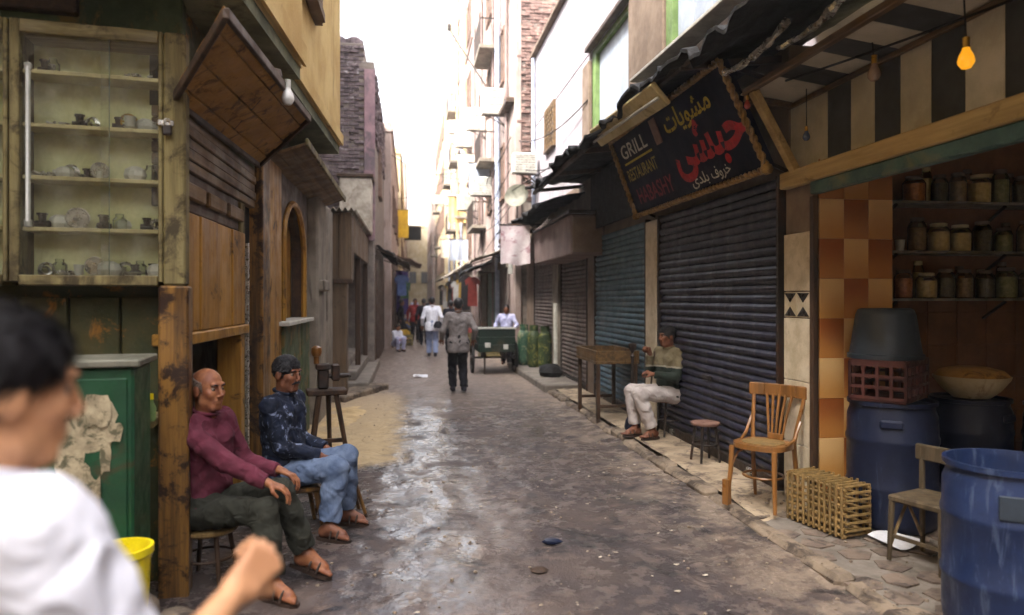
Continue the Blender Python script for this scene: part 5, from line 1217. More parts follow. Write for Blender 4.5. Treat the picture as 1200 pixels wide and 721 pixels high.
rows = [(2, [(4.39, 'orange carrots'), (4.64, 'dark olives'), (4.82, 'brown turnips'), (5.03, 'yellow lemons'), (5.24, 'pale green peppers'), (5.46, 'dark olives'), (5.7, 'brown turnips')]),
        (1, [(4.42, 'brown turnips'), (4.63, 'yellow lemons'), (4.84, 'yellow lemons'), (5.06, 'dark olives'), (5.27, 'pale green peppers'), (5.5, 'brown turnips'), (5.75, 'dark olives')]),
        (0, [(4.29, 'orange carrots'), (4.51, 'yellow lemons'), (4.7, 'dark olives'), (4.88, 'brown turnips'), (5.09, 'dark olives'), (5.3, 'pale green peppers'), (5.54, 'brown turnips')])]
for r_, L in rows:
    for x, k in L:
        if k not in jp: jp[k] = j = jar_proto(k)
        else: j = dup(jp[k])
        j.location = (x, 5.74, shz[r_] + .023); j['label'] = 'glass jar of ' + k + ' on the ' + ('lowest', 'middle', 'top')[r_] + ' shelf'; j['group'] = 'jars on the shop shelves'; sc_ = 1.0 + random.uniform(-.06, .08); wj = random.uniform(.82, 1.12); j.scale = (sc_ * wj, sc_ * wj, sc_ * random.uniform(.78, 1.08))
for r_ in range(3):
    for x, k in rows2:
        j = dup(jp[k]); j.location = (x + .04 * r_, 5.855, shz[r_] + .023); j['label'] = 'glass jar of ' + k + ' pushed to the back of the ' + ('lowest', 'middle', 'top')[r_] + ' shelf'; j.scale = (.55, .55, random.uniform(.9, 1.2)); j['group'] = 'jars on the shop shelves'
_seen = {}
for o in COL.objects:
    if o.name.startswith('pickle_jar'): _seen.setdefault(o['label'], []).append(o)
for lb, os_ in _seen.items():
    if len(os_) == 2:
        os_.sort(key=lambda o: o.location.x); os_[0]['label'] = lb + ', nearer the pillar'; os_[1]['label'] = lb + ', deeper inside'
cu = MB().lathe([(0, 0), (.03, 0), (.042, .1), (.038, .1), (.027, .008), (0, .006)], 16, (4.24, 5.72, shz[1] + .022)).build('white_cup', m['whiteenamel'], None, True); tag(cu, 'small white cup at the end of the middle jar shelf', 'cup')

# ---- grill sign
sg = thing('grill_sign', 'dark blue hand painted Arabic grill sign in gold frame above the navy shutter', 'sign', (2.86, 7.1, 2.7))
SBF, SBN, STN, STF = Vector((2.86, 8.75, 2.70)), Vector((2.86, 5.40, 2.70)), Vector((2.47, 5.44, 3.56)), Vector((2.47, 8.58, 3.58))
sn = (SBN - SBF).cross(STF - SBF).normalized(); sn = sn if sn.x < 0 else -sn
def SP(u, v, off=0.): return STF.lerp(STN, u).lerp(SBF.lerp(SBN, u), v) + sn * off
MB().prism([SP(0, 0), SP(1, 0), SP(1, 1), SP(0, 1)], -sn * .05).build('board', m['signboard'], sg)
def rope(a, b, n=46):
    q = MB(); A = SP(*a, .025); Bp = SP(*b, .025); d = (Bp - A).normalized(); s1 = d.cross(sn)
    for ph in (0, math.pi): q.tube([A.lerp(Bp, k / (n * 3)) + (sn * math.cos(k * .95 + ph) + s1 * math.sin(k * .95 + ph)) * .016 for k in range(n * 3 + 1)], .019, 5)
    return q
for a, b in (((0, 0), (1, 0)), ((1, 0), (1, 1)), ((1, 1), (0, 1)), ((0, 1), (0, 0))): rope(a, b, 46 if a[1] == b[1] else 14).build('frame_rope', m['gold'], sg, True)
for c_ in ((0.0, 1.0), (1.0, 1.0)): MB().lathe([(0, -.05), (.04, -.035), (.052, 0), (.04, .035), (0, .05)], 12, SP(*c_, .03)).build('corner_boss', m['gold'], sg, True)
for u in (.02, .98):
    MB().bar(SP(u, .05, -.05), (3.06, SP(u, 0).y, 3.4), .03, .03).build('bracket', m['iron'], sg)
    MB().bar(SP(u, .97, -.05), (3.06, SP(u, 1).y, 2.68), .03, .03).build('bracket', m['iron'], sg)
def lettering(body, u0, u1, v0, v1, mat, name='lettering', shear=0., off=.004, bold=.02):
    cu_ = bpy.data.curves.new(name, 'FONT'); cu_.body = body; cu_.shear = shear; cu_.offset = bold; cu_.resolution_u = 3
    ob = bpy.data.objects.new(name, cu_); COL.objects.link(ob); bpy.context.view_layer.update()
    dg = bpy.context.evaluated_depsgraph_get(); me = bpy.data.meshes.new_from_object(ob.evaluated_get(dg)); bpy.data.objects.remove(ob)
    co = [v.co for v in me.vertices]
    if not co: return
    x0, x1 = min(c.x for c in co), max(c.x for c in co); y0, y1 = min(c.y for c in co), max(c.y for c in co)
    for v in me.vertices: v.co = SP(u0 + (u1 - u0) * (v.co.x - x0) / (x1 - x0), v1 + (v0 - v1) * (v.co.y - y0) / (y1 - y0), off)
    me.materials.clear(); me.materials.append(mat); me.name = name
    return link(me, name, sg)
AR = lambda *cs: ''.join(chr(c) for c in reversed(cs))
lettering(AR(0xFEE3, 0xFEB8, 0xFEEE, 0xFEF3, 0xFE8E, 0xFE95), .52, .86, .08, .36, m['tx_yellow'])
lettering(AR(0xFEA3, 0xFE92, 0xFEB8, 0xFEF0), .50, .975, .30, .86, m['tx_red'], bold=.035)
lettering(AR(0xFEA7, 0xFEAE, 0xFEED, 0xFED1) , .70, .82, .80, .95, m['tx_white'], bold=.01)
lettering(AR(0xFE91, 0xFEE0, 0xFEAA, 0xFEEF), .56, .68, .80, .95, m['tx_white'], bold=.01)
lettering('GRILL', .06, .34, .12, .29, m['tx_white'], bold=.01)
lettering('RESTAURANT', .05, .36, .42, .57, m['tx_dim'], bold=.01)
lettering('HABASHY', .08, .43, .68, .88, m['tx_darkred'], bold=.015)
MB().prism([SP(.06, .335, .004), SP(.36, .335, .004), SP(.36, .36, .004), SP(.06, .36, .004)], sn * .002).build('underline', m['tx_yellow'], sg)
MB().prism([SP(.42, .06, .003), SP(.47, .06, .003), SP(.47, .34, .003), SP(.42, .34, .003)], sn * .012).build('patch', m['patch'], sg)
# fluorescent batten above the sign
ff = thing('batten_light', 'long cream fluorescent fitting under the black canopy above the sign', 'light fitting', (2.4, 7.6, 3.6))
F0, F1 = Vector((2.2, 8.3, 3.56)), Vector((2.17, 6.0, 3.44))
MB().bar(F0, F1, .24, .05, .012, (.75, 0, .66)).build('housing', m['creamboard'], ff); MB().bar(F0 + Vector((-.03, 0, -.045)), F1 + Vector((-.03, 0, -.045)), .03, .03, .008).build('tube', m['whiteenamel'], ff)
for f_ in (.15, .85): p = F0.lerp(F1, f_); MB().tube([p, p + Vector((0, 0, .12))], .006, 5).build('hanger', m['iron'], ff)
# festoon of wrapped foil and rags under the canopy
for k, pts in enumerate((((2.45, 5.35, 3.42), (2.5, 4.9, 3.38), (2.45, 4.4, 3.47)), ((2.55, 4.7, 3.40), (2.6, 4.2, 3.36), (2.5, 3.8, 3.45)), ((2.35, 12.0, 3.0), (2.4, 13.2, 2.92), (2.5, 14.2, 3.05)))):
    q = MB(); P_ = [Vector(p) for p in pts]
    path = [P_[0].lerp(P_[1], t_).lerp(P_[1].lerp(P_[2], t_), t_) for t_ in np.linspace(0, 1, 16)]
    q.tube([p + Vector((random.uniform(-.02, .02),) * 3) for p in path], [random.uniform(.015, .04) for _ in path], 6)
    tag(q.build('foil_festoon', m['steel'], None, 30), ('crumpled foil festoon by the upper corner of the sign', 'crumpled foil festoon over the striped panel', 'pale ragged festoon above the brown sign box')[k], 'festoon')

# ---- table by the blue shutter
tb2 = thing('wooden_table', 'narrow wooden table with tray top before the blue grey shutter', 'table', (2.67, 9.55, .075))
TX0, TX1, TY0, TY1 = 2.38, 2.96, 9.0, 10.1
MB().span(TX0, TX1, TY0, TY1, .80, .835, .005).build('table_top', m['oldwood_y'], tb2)
for (a, b, c, d) in ((TX0, TX0 + .03, TY0, TY1), (TX1 - .03, TX1, TY0, TY1), (TX0 + .031, TX1 - .031, TY0, TY0 + .03), (TX0 + .031, TX1 - .031, TY1 - .03, TY1)): MB().span(a, b, c, d, .836, .97, .004).build('tray_side', m['oldwood_y'], tb2)
for x in (TX0 + .04, TX1 - .04):
    for y_ in (TY0 + .05, TY1 - .05): MB().span(x - .025, x + .025, y_ - .025, y_ + .025, .03 if x < 2.5 else .06, .798, .004).build('leg', m['darkwood_z'], tb2)
for y_ in (TY0 + .05, TY1 - .05): MB().bar((TX0 + .066, y_, .25), (TX1 - .066, y_, .25), .03, .04, .003).build('stretcher', m['darkwood'], tb2)
hp_ = thing('water_pipe', 'dark water pipe with tall stem standing beside the seated man', 'water pipe', (2.66, 8.35, .075))
MB().lathe([(0, 0), (.09, 0), (.1, .03), (.085, .1), (.05, .17), (.03, .2), (.03, .24), (0, .24)], 20).build('base', m['drumdark'], hp_, True, True)
MB().lathe([(.016, .23), (.022, .4), (.014, .45), (.028, .6), (.014, .7), (.02, .85), (.03, .88), (.012, .92), (.045, .97), (.05, 1.03), (.02, 1.04), (0, 1.04)], 14).build('stem', m['iron'], hp_, True, True)
MB().tube([(.02, 0, .45), (.1, -.1, .35), (.14, -.25, .5), (.13, -.36, .8), (.14, -.40, .97)], .011, 7).build('hose', m['darkwood_z'], hp_, True, True)
stool('tall_stool', 'tall iron stool under the man in white trousers', (2.97, 7.92, .075), .42, .16, 'patch', 'iron', .2)
# ---- handcart, cylinders, bag
hc_ = thing('handcart', 'dark green box handcart on two spoked wheels farther up the alley', 'handcart', (1.88, 15.9, 0))
MB().span(1.5, 2.22, 15.35, 16.75, .5, .56, .008).build('bed', m['iron'], hc_)
m['cartgreen'] = MAT('dark_green_cart_paint', '182c22', '12221a', .6, 4, stain='3a3428')
for k, (a, b, c, d) in enumerate(((1.46, 1.5, 15.3, 16.8), (2.22, 2.26, 15.3, 16.8), (1.501, 2.219, 15.3, 15.345), (1.501, 2.219, 16.755, 16.8))):
    for j in range(3): MB().span(a, b, c, d, .50 + j * .165, .655 + j * .165, .005).build('side_plank', m['cartgreen'], hc_)
MB().span(1.44, 2.28, 15.27, 15.4, .995, 1.03, .005).build('top_rail', m['whiteenamel'], hc_)
for x in (1.38, 2.34):
    w_ = MB().tube([(x, 15.9 + .33 * math.cos(a), .34 + .33 * math.sin(a)) for a in np.linspace(0, 2 * math.pi, 28)], .03, 8, False).build('wheel', m['rubber'], hc_, True)
    q = MB()
    for k in range(8): a = k * math.pi / 4; q.tube([(x, 15.9, .34), (x, 15.9 + .31 * math.cos(a), .34 + .31 * math.sin(a))], .008, 5)
    q.tube([(x - .05, 15.9, .34), (x + .05, 15.9, .34)], .05, 10); q.build('spokes', m['iron'], w_, True)
MB().tube([(1.36, 15.9, .34), (2.36, 15.9, .34)], .025, 8).build('axle', m['iron'], hc_, True)
MB().span(1.6, 1.66, 15.6, 16.3, .34, .499).build('axle_block', m['iron'], hc_); MB().span(2.06, 2.12, 15.6, 16.3, .34, .499).build('axle_block', m['iron'], hc_)
for x in (1.52, 2.2): MB().tube([(x, 16.7, .6), (x, 17.5, .75), (x, 17.7, .78)], .022, 7).build('handle', m['oldwood_y'], hc_, True)
MB().span(1.6, 1.72, 15.28, 15.298, .6, .7).span(2.0, 2.1, 15.28, 15.298, .56, .66).build('reflector', m['whiteenamel'], hc_)
MB().tube([(1.6, 15.4, .5), (1.6, 15.34, .02)], .02, 6).build('prop_leg', m['iron'], hc_, True)
m['cylA'] = MAT('green_cylinder_paint', '3a5c46', '2b4836', .5, 5, stain='8a8a6a', stain_t=(.5, .64), sscale=7); m['cylB'] = MAT('olive_cylinder_paint', '38482c', '283620', .55, 5, stain='7d7a40', stain_t=(.5, .62), sscale=7)
for k, (x, y_, mm, lab) in enumerate(((2.58, 16.15, 'cylA', 'pale green gas cylinder nearest the handcart on the door slab'), (2.72, 15.6, 'cylB', 'olive stained gas cylinder on the door slab beside the pale green one'), (2.88, 15.15, 'cylB', 'olive gas cylinder closest to the brown shutter'))):
    c_ = thing('gas_cylinder', lab, 'gas cylinder', (x, y_, .14), 0, 'gas cylinders on the slab')
    MB().lathe([(0, .02), (.1, .02), (.12, .0), (.125, .02), (.15, .06), (.155, .12), (.155, .62), (.14, .72), (.09, .79), (.04, .81)], 20).build('tank', m[mm], c_, True, True)
    MB().lathe([(.025, .80), (.025, .86), (.04, .865), (.04, .89), (0, .89)], 10).build('valve', m['brass'], c_, True, True)
    MB().lathe([(.095, .80), (.1, .80), (.1, .92), (.095, .92)], 18).build('collar', m[mm], c_, True, True)
gb = MB().stone((2.72, 13.7, .135), (.5, .7, .24), 77).build('rubbish_bag', m['tarp'], None, 40); tag(gb, 'black rubbish bag slumped on the door slab', 'bag')
# ---- cloth banner
bn = thing('cloth_banner', 'pale pink stained cloth banner hung across from the brown sign box', 'banner', (2.1, 14.35, 2.35))
m['banner'] = MAT('stained_pale_cloth', 'c9bfbe', 'b8a4a6', .9, 4, stain='9c7a80', stain_t=(.52, .62), sscale=5, bump=.2)
q = MB().grid(lambda u, v: (1.82 + .60 * u, 14.35 + .03 * math.sin(u * 9 + v * 2) * v, 3.14 - .80 * v + .02 * math.sin(u * 8)), 20, 16).build('cloth', m['banner'], bn, True)
MB().tube([(1.78, 14.35, 3.14), (3.0, 14.35, 3.16)], .014, 6).build('rod', m['iron'], bn, True)
MB().tube([(2.02, 14.36, 2.35), (2.02, 14.36, 2.15)], .05, 8).build('weight', m['whiteenamel'], bn, True)
# ---- air conditioners on brackets
def aircon(label, x, y_, z, w=.62, h=.55, d=.32):
    a = thing('air_conditioner', label, 'air conditioner', (x, y_, z), 0, 'air conditioners on the right hand houses')
    MB().span(-w / 2, w / 2, -d / 2, d / 2, 0, h, .02).build('casing', m['whiteenamel'], a, None, True)
    q = MB()
    for k in range(7): q.box((0, -d / 2 - .006, .08 + k * (h - .14) / 6), (w * .85, .012, .02))
    q.build('grille', m['steel'], a, None, True)
    for sx in (-.7, .7): MB().bar((sx * w / 2, 0, -.02), (w / 2 + .2, 0, -.02), .04, .03).bar((sx * w / 2 * .5, 0, -.02), (w / 2 + .12, 0, -.35), .03, .03).build('bracket', m['iron'], a, None, True)
aircon('white air conditioner box by the grey drain pipe', 2.36, 20.6, 6.95, .62, .75); aircon('white air conditioner beyond the drain pipe, lower than a second storey window', 2.36, 25.8, 7.7, .66, .8); aircon('white air conditioner at the start of the tall pinkish tenement', 2.28, 30.6, 8.1, .7, .85)
aircon('pale box unit low beside the end of the white house', 2.82, 17.6, 4.75, .6, .5)
m['awncan'] = MAT('laundry_cream', 'cfc6b8', 'b4a894', .9, 5)
for k, (x, y_, z, w, h, mm) in enumerate(((2.3, 24, 6.2, .7, .9, 'whitepane'), (2.25, 28, 7.3, .8, 1.1, 'awncan'), (2.2, 33.5, 6.4, .8, 1.2, 'ochre'), (2.1, 31, 4.2, .8, .9, 'whitepane'), (2.0, 36, 4.6, .9, .9, 'awncan'))):
    l_ = thing('laundry_line', ('bluish white sheet', 'cream sheet', 'ochre cloth', 'small white cloth', 'low cream cloth')[k] + ' drying on a rod from the right hand houses', 'laundry', (x, y_, z), 0, 'laundry on the right hand houses')
    MB().grid(lambda u, v: (-w / 2 + w * u, .05 * math.sin(u * 11) * (v + .2), -h * v), 16, 8).build('cloth', m[mm], l_, True, True); MB().tube([(-w / 2 - .05, 0, .01), (.9, 0, .03)], .015, 6).build('rod', m['iron'], l_, True, True)
# ---- far left signs
ys = thing('yellow_sign', 'small yellow signboard jutting from the low pinkish house', 'sign', (-.3, 34, 4.2)); m['ysign'] = MAT('yellow_sign_paint', 'd8b020', 'c09818', .5, 3)
sp('board', m['ysign'], ys, -.55, -.05, 34, 34.08, 4.5, 5.8, .01); sp('arm', m['iron'], ys, -.58, 0, 34.02, 34.06, 5.802, 5.84, .004)
ks = thing('dark_signboard', 'dark hanging signboard beyond the yellow one', 'sign', (-.2, 44, 5)); sp('board', m['black'], ks, -.3, .7, 44, 44.1, 5.2, 6.0, .01); sp('arm', m['iron'], ks, -.46, .7, 44.03, 44.07, 6.002, 6.06, .004)
pc = thing('purple_cloth', 'purple cloth hanging beside a shop door far up on the left', 'cloth', (-.3, 29, 1.2)); m['purple'] = CLOTH('purple_cloth_dye', '4c3f78', '3a3062')
MB().grid(lambda u, v: (-.55 + .5 * u, 29.3 + .05 * math.sin(u * 9), 2.75 - 1.75 * v), 12, 8).build('cloth', m['purple'], pc, True); MB().tube([(-.59, 29.3, 2.76), (-.02, 29.3, 2.76)], .02, 6).build('rod', m['iron'], pc, True)
# ---- antenna pole and overhead wires
an_ = thing('leaning_pole', 'thin dark pole leaning out from the air conditioner over the alley', 'pole', (2.3, 20.6, 7.4)); MB().tube([(2.5, 20.5, 7.25), (1.2, 22.0, 9.9)], [.035, .02], 7).build('shaft', m['iron'], an_, True); MB().box((1.2, 22, 9.95), (.12, .12, .2), None, .02).build('lamp_head', m['iron'], an_)
for k, (a, b, sag) in enumerate((((2.7, 20, 5.5), (3.1, 12, 4.3), .35), ((2.7, 21, 6.6), (3.15, 12.5, 5.2), .5), ((-.6, 24, 6.4), (2.6, 31, 7.4), .5), ((2.6, 33, 8), (-.56, 36, 6.6), .4), ((2.95, 5.4, 3.5), (2.4, 12, 3.6), .15), ((3.05, 2.4, 3.1), (2.72, 4.9, 3.24), .02), ((3.18, 14.2, 4.2), (3.18, 18, 5.0), .3), ((-.56, 26, 6.9), (2.6, 25, 5.9), .4))):
    a = Vector(a); b = Vector(b); w_ = MB().tube([a.lerp(b, t_) - Vector((0, 0, sag * 4 * t_ * (1 - t_))) for t_ in np.linspace(0, 1, 20)], .012 if k < 4 else .008, 5).build('overhead_cable', m['black'], None, True)
    tag(w_, ('sagging cable from brick corner to white house', 'upper sagging cable along the white house', 'cable crossing the alley beyond the rough brick house', 'cable crossing high before the yellow signboard', 'cable under the black canopy behind the sign', 'cord along the soffit of the jar shop', 'cable stapled along the end of the white house', 'cable crossing the alley to the low pinkish house')[k], 'cable', 'overhead cables')
# rag, sole and stray things on the road
tag(MB().stone((.95, 4.75, .0), (.15, .07, .03), 91, .5).build('dark_rag', m['drumdark'], None, 40), 'small dark rag trodden into the mud in mid alley', 'rag')
tag(MB().stone((.78, 4.28, -.005), (.11, .1, .02), 92).build('brown_rag', m['darkwood'], None, 40), 'round brown scrap pressed into the mud near the dark rag', 'scrap')
tag(MB().grid(lambda u, v: (.08 + .3 * u, 15.1 + .5 * v, .012 + .015 * math.sin(u * 6) * math.cos(v * 5)), 6, 6).build('paper_scrap', m['whitepaper'], None, True), 'white paper scrap lying in the alley behind the man in grey', 'paper')
# ================================================================ clutter on the far fronts
def balcony(parent, X, y0, y1, z, d=.55):
    b = sp('balcony', m['greyplaster'], parent, X - d, X, y0, y1, z, z + .12, .01)
    q = MB(); n = int((y1 - y0) / .16)
    for k in range(n + 1): yy = y0 + .03 + (y1 - y0 - .06) * k / n; q.tube([(X - d + .03, yy, z + .12), (X - d + .03, yy, z + .95)], .012, 5)
    for xx in (X - d + .2, X - d + .38): q.tube([(xx, y0 + .03, z + .12), (xx, y0 + .03, z + .95)], .012, 5)
    q.bar((X - d + .03, y0, z + .95), (X - d + .03, y1, z + .95), .04, .04); q.bar((X - d + .03, y0 + .03, z + .95), (X, y0 + .03, z + .95), .04, .04)
    q.build('railing', m['iron'], b)
balcony(b4, 2.735, 22.6, 24.6, 6.0); balcony(b4, 2.735, 25.8, 28.2, 4.2, .5); balcony(b4, 2.735, 22.6, 24.8, 9.6)
for yy, z in ((33.4, 5.4), (36.6, 8.6), (40, 5.4), (39, 11.8), (44, 8.6)): balcony(b5, 2.65, yy, yy + 2, z, .6)
for yy, z in ((53, 5.4), (58, 8.6), (63, 5.4)): balcony(b6, 2.45, yy, yy + 2, z, .6)
for yy in (22.9, 26.7, 29.6): MB().tube([(2.66, yy, .3), (2.66, yy, 13)], .045, 7).build('drain_pipe', m['mauveplaster'], b4, True)
for yy in (35.8, 41.5, 47): MB().tube([(2.56, yy, .3), (2.56, yy, 20)], .06, 7).build('drain_pipe', m['pipe'], b5, True)
for z in (3.4, 6.6, 9.8, 13, 16.2): sp('string_course', m['mauveplaster'], b5, 2.58, 2.66, 30.1, 49.9, z - .35, z - .22, .01)
for k, (x, yy, z, lab) in enumerate(((2.3, 23.3, 5.0, 'dusty air conditioner above the grey canvas awning'), (2.25, 28.9, 5.2, 'dusty air conditioner over the dark wooden shop door'), (2.2, 34.6, 9.6, 'small air conditioner high on the tall pinkish tenement'), (2.2, 38.4, 6.6, 'small air conditioner midway along the tall pinkish tenement'), (2.0, 51.5, 8.4, 'tiny air conditioner on the far cream tenement'))): aircon(lab, x, yy, z, .7, .6)
# satellite dish and dark bracket clutter at the end of the white house
sdh = thing('satellite_dish', 'grey satellite dish on the ledge beside the white house end', 'dish', (2.9, 18.2, 4.0))
MB().lathe([(0, 0), (.12, .015), (.24, .06), (.32, .12), (.315, .125), (.23, .068), (.12, .025), (0, .012)], 22, (2.75, 18.2, 4.25), Matrix.Rotation(R(70), 3, 'X') @ Matrix.Rotation(R(-25), 3, 'Y')).build('reflector', m['topplate'], sdh, True)
MB().tube([(2.75, 18.3, 3.6), (2.75, 18.3, 4.25)], .02, 6).build('mast', m['iron'], sdh, True)
rrr = random.Random(4)
for k in range(14):
    y0 = rrr.uniform(18.6, 34); z0 = rrr.uniform(3.0, 5.6); y1 = y0 - rrr.uniform(2, 6); z1 = z0 + rrr.uniform(-.8, .8); xa = 2.68 if y0 > 18.5 else 3.1; xb = 3.12 if y1 < 18.4 else 2.68; sg_ = rrr.uniform(.1, .5)
    a = Vector((xa, y0, z0)); b = Vector((xb, y1, z1))
    tag(MB().tube([a.lerp(b, t_) - Vector((.25 * math.sin(math.pi * t_), 0, sg_ * 4 * t_ * (1 - t_))) for t_ in np.linspace(0, 1, 14)], .011, 5).build('overhead_cable', m['black'], None, True), 'thin dark cable looping along the fronts near the brick corner', 'cable', 'cables looping along the right hand fronts')
# market goods far up the alley
gcol = [('redcloth_', '8a3a34'), ('bluecloth_', '4c5a80'), ('whitecloth_', 'b8b4b0'), ('yellowcloth_', 'b08c3a'), ('greencloth_', '4a6a50'), ('blackcloth_', '2a282a')]
for n_, c_ in gcol: m[n_] = CLOTH(n_ + 'dye', c_)
gn = ('dull red', 'slate blue', 'off white', 'mustard', 'dull green', 'black')
for k in range(16):
    left = k % 3 == 0; x = -.26 + .06 * (k % 2) if left else 2.15 - .12 * (k % 3); yy = (24.5 + k * 1.25) if left else (21.8 + k * 1.5); i_ = (k * 5 + 1) % 6; w_ = .5; h_ = .7 + .25 * (k % 3); zt = 2.45 - .1 * (k % 2)
    g_ = thing('hanging_garment', gn[i_] + ' garment hung out before the ' + ('left' if left else 'right') + ' hand shops, row piece ' + ('one two three four five six seven eight nine ten eleven twelve thirteen fourteen fifteen sixteen'.split()[k]), 'garment', (x, yy, zt), 0, 'garments hung before the far shops')
    pts = [(-.25, 0, -.12), (-.12, 0, 0), (.12, 0, 0), (.25, 0, -.12), (.22, 0, -.28), (.14, 0, -.2), (.16, 0, -h_), (-.16, 0, -h_), (-.14, 0, -.2), (-.22, 0, -.28)]
    MB().prism([(p[0], p[1] - .03, p[2]) for p in pts], (0, .06, 0)).build('cloth', m[gcol[i_][0]], g_, None, True); MB().tube([(0, 0, -.02), (0, 0, .14)], .008, 5).build('hook', m['iron'], g_, True, True)
    MB().tube([(-.02, 0, .14), ((-.3 if left else .62), 0, .15)], .012, 5).build('rail', m['iron'], g_, True, True)
for k in range(12):
    left = k % 2; x = -.2 if left else 2.2; yy = (24 + k * 1.4) if left else (19.8 + k * 1.7); i_ = (k * 7 + 2) % 6
    g_ = thing('goods_crate', gn[i_] + ' goods heaped in a slatted crate by the ' + ('left' if left else 'right') + ' shops, pile ' + ('one two three four five six seven eight nine ten eleven twelve'.split()[k]), 'crate', (x, yy, 0), .1 * (k % 3), 'goods crates before the far shops')
    for j in range(3):
        for (a0, a1, b0, b1) in ((-.3, .3, -.22, -.2), (-.3, .3, .2, .22), (-.3, -.28, -.199, .199), (.28, .3, -.199, .199)): MB().span(a0, a1, b0, b1, .02 + j * .13, .13 + j * .13).build('slat', m['oldwood_x'], g_, None, True)
    MB().stone((0, 0, .05), (.54, .4, .52), k + 200).build('goods', m[gcol[i_][0]], g_, None, True)
# ================================================================ PEOPLE
m['maroon'] = CLOTH('maroon_knit', '66303e', '522430', 6, 300, fine=.3)
m['darktrouser'] = CLOTH('dark_olive_trousers', '33332c', '282822', 6)
m['navyjacket'] = MAT('blotched_navy_jacket', '1a2236', '131826', .8, 9, stain='76809a', stain_t=(.56, .64), sscale=14, bump=.3, bscale=140, bdist=.003); crumple(m['navyjacket'])
m['jeans'] = CLOTH('faded_blue_jeans', '6a7890', '4c5a74', 7, 320)
m['whitetrouser'] = CLOTH('off_white_trousers', 'bdb4b0', 'a89e9a', 6)
t = NT('banded_sweater'); sx = t.n('ShaderNodeSeparateXYZ'); t.l(t.pos, sx.inputs[0]); zz = t.mth('ADD', sx.outputs[2], t.mth('MULTIPLY', t.noise(12, 3), .03))
c_ = t.mix(t.mth('GREATER_THAN', zz, .905), C('18241c'), C('6a6048')); c_ = t.mix(t.mth('MULTIPLY', t.mth('GREATER_THAN', zz, .885), t.mth('LESS_THAN', zz, .905)), c_, C('9a9484'))
t.set('Base Color', c_); t.set('Roughness', .9); t.bump(t.noise(220, 3), .3, .003); m['greensweater'] = t.m; crumple(t.m, 13, .5)
m['olive'] = CLOTH('olive_knit', '6a6048', '544c3a', 6)
m['whiteshirt'] = CLOTH('white_cotton', 'dcdce4', 'd0d0da', 4, 300, fine=.08)
m['greyjacket'] = CLOTH('grey_tweed', '807876', '6a6462', 30)
m['blacktrouser'] = CLOTH('black_trousers', '1c1c22', '16161a', 6)
m['paleblue'] = CLOTH('pale_blue_denim', '8c96b4', '7682a2', 6)
m['redcloth'] = CLOTH('red_shirt', '8a2a2a', '742020', 6); m['darkcloth'] = CLOTH('dark_clothes', '25232a', '1c1a20', 6); m['lavender'] = CLOTH('lavender_white_shirt', 'bcbcd8', 'a8a8cc', 6)
# bald man in the doorway
p1 = thing('person', 'balding man in maroon jumper and dark trousers sitting in the doorway', 'person', (-1.17, 4.42, 0))
person(p1, (-1.17, 4.42, .45), (.93, -.37, 0), (-.05, 0, 1), look=(.84, -.54, -.02), wr=[(-.78, 4.50, .61), (-.78, 4.18, .61)], elb=[(-.2, .5, -1), (-.3, -.6, -1)],
       an=[(-.60, 4.37, .135), (-.74, 4.06, .088)], knee_abs=[(-.75, 4.34, .52), (-.80, 4.16, .46)], toe=[(.9, -.3, -.25), (.82, -.57, 0)], s=1.05, vox=.006,
       skin='skin', shirt=('maroon', 'jumper'), trousers='darktrouser', hair='greyhair', hairstyle='bald', shoes='sandal',
       hands=[dict(d=(.9, -.2, -.35), n=(-.2, -.1, -1), curl=.55), dict(d=(.95, -.1, -.35), n=(-.3, 0, -1), curl=.5)], hem=.90, folds=.005, bulk=.92, leg_r=.92)
# man in jeans
p2 = thing('person', 'man with moustache in blotched navy jacket and faded jeans, seated', 'person', (-.9, 5.25, 0))
person(p2, (-.88, 5.26, .45), (.95, -.30, 0), (-.02, 0, 1), look=(.82, -.56, -.08), wr=[(-.60, 5.36, .56), (-.62, 5.16, .55)], elb=[(-.6, .6, -1), (-.7, -.5, -1)],
       an=[(-.46, 5.36, .088), (-.55, 5.03, .088)], knee_abs=[(-.46, 5.33, .50), (-.50, 5.10, .47)], toe=[(.93, -.37, 0), (.86, -.51, 0)], s=1.05, vox=.006,
       skin='skin2', shirt=('navyjacket', 'jacket'), trousers='jeans', hair='hair', hairstyle='short', beard='hair', shoes='sandal', bulk=1.07,
       hands=[dict(d=(.7, -.5, -.4), n=(0, -.3, -1), curl=.7), dict(d=(.7, .5, -.4), n=(0, .3, -1), curl=.7)], hem=.90, folds=.005)
# man on the stool by the shutter
p3 = thing('person', 'man in olive and dark green sweater and off white trousers sitting by the navy shutter', 'person', (2.95, 7.9, .07))
J = person(p3, (2.95, 7.9, .585), (-.93, -.36, 0), (.02, 0, 1), look=(-.97, -.22, -.03), wr=[(2.70, 7.72, .80), (2.72, 7.88, 1.02)], elb=[(.6, -.6, -1), (.2, .6, -1)],
       an=[(2.70, 7.72, .165), (2.56, 7.92, .165)], knee_abs=[(2.53, 7.72, .58), (2.52, 7.95, .59)], toe=[(-.9, -.4, 0), (-.95, -.3, 0)], s=.99, vox=.0075,
       skin='skin2', shirt=('greensweater', 'sweater'), trousers='whitetrouser', hair='hair', hairstyle='short', shoes='sandal', collar='olive',
       hands=[dict(d=(-.8, .3, .3), n=(.1, .4, -1), curl=.9), dict(d=(-.4, -.2, .8), n=(-.6, -.5, -.3), curl=1.0)], hem=.88, folds=.0035)
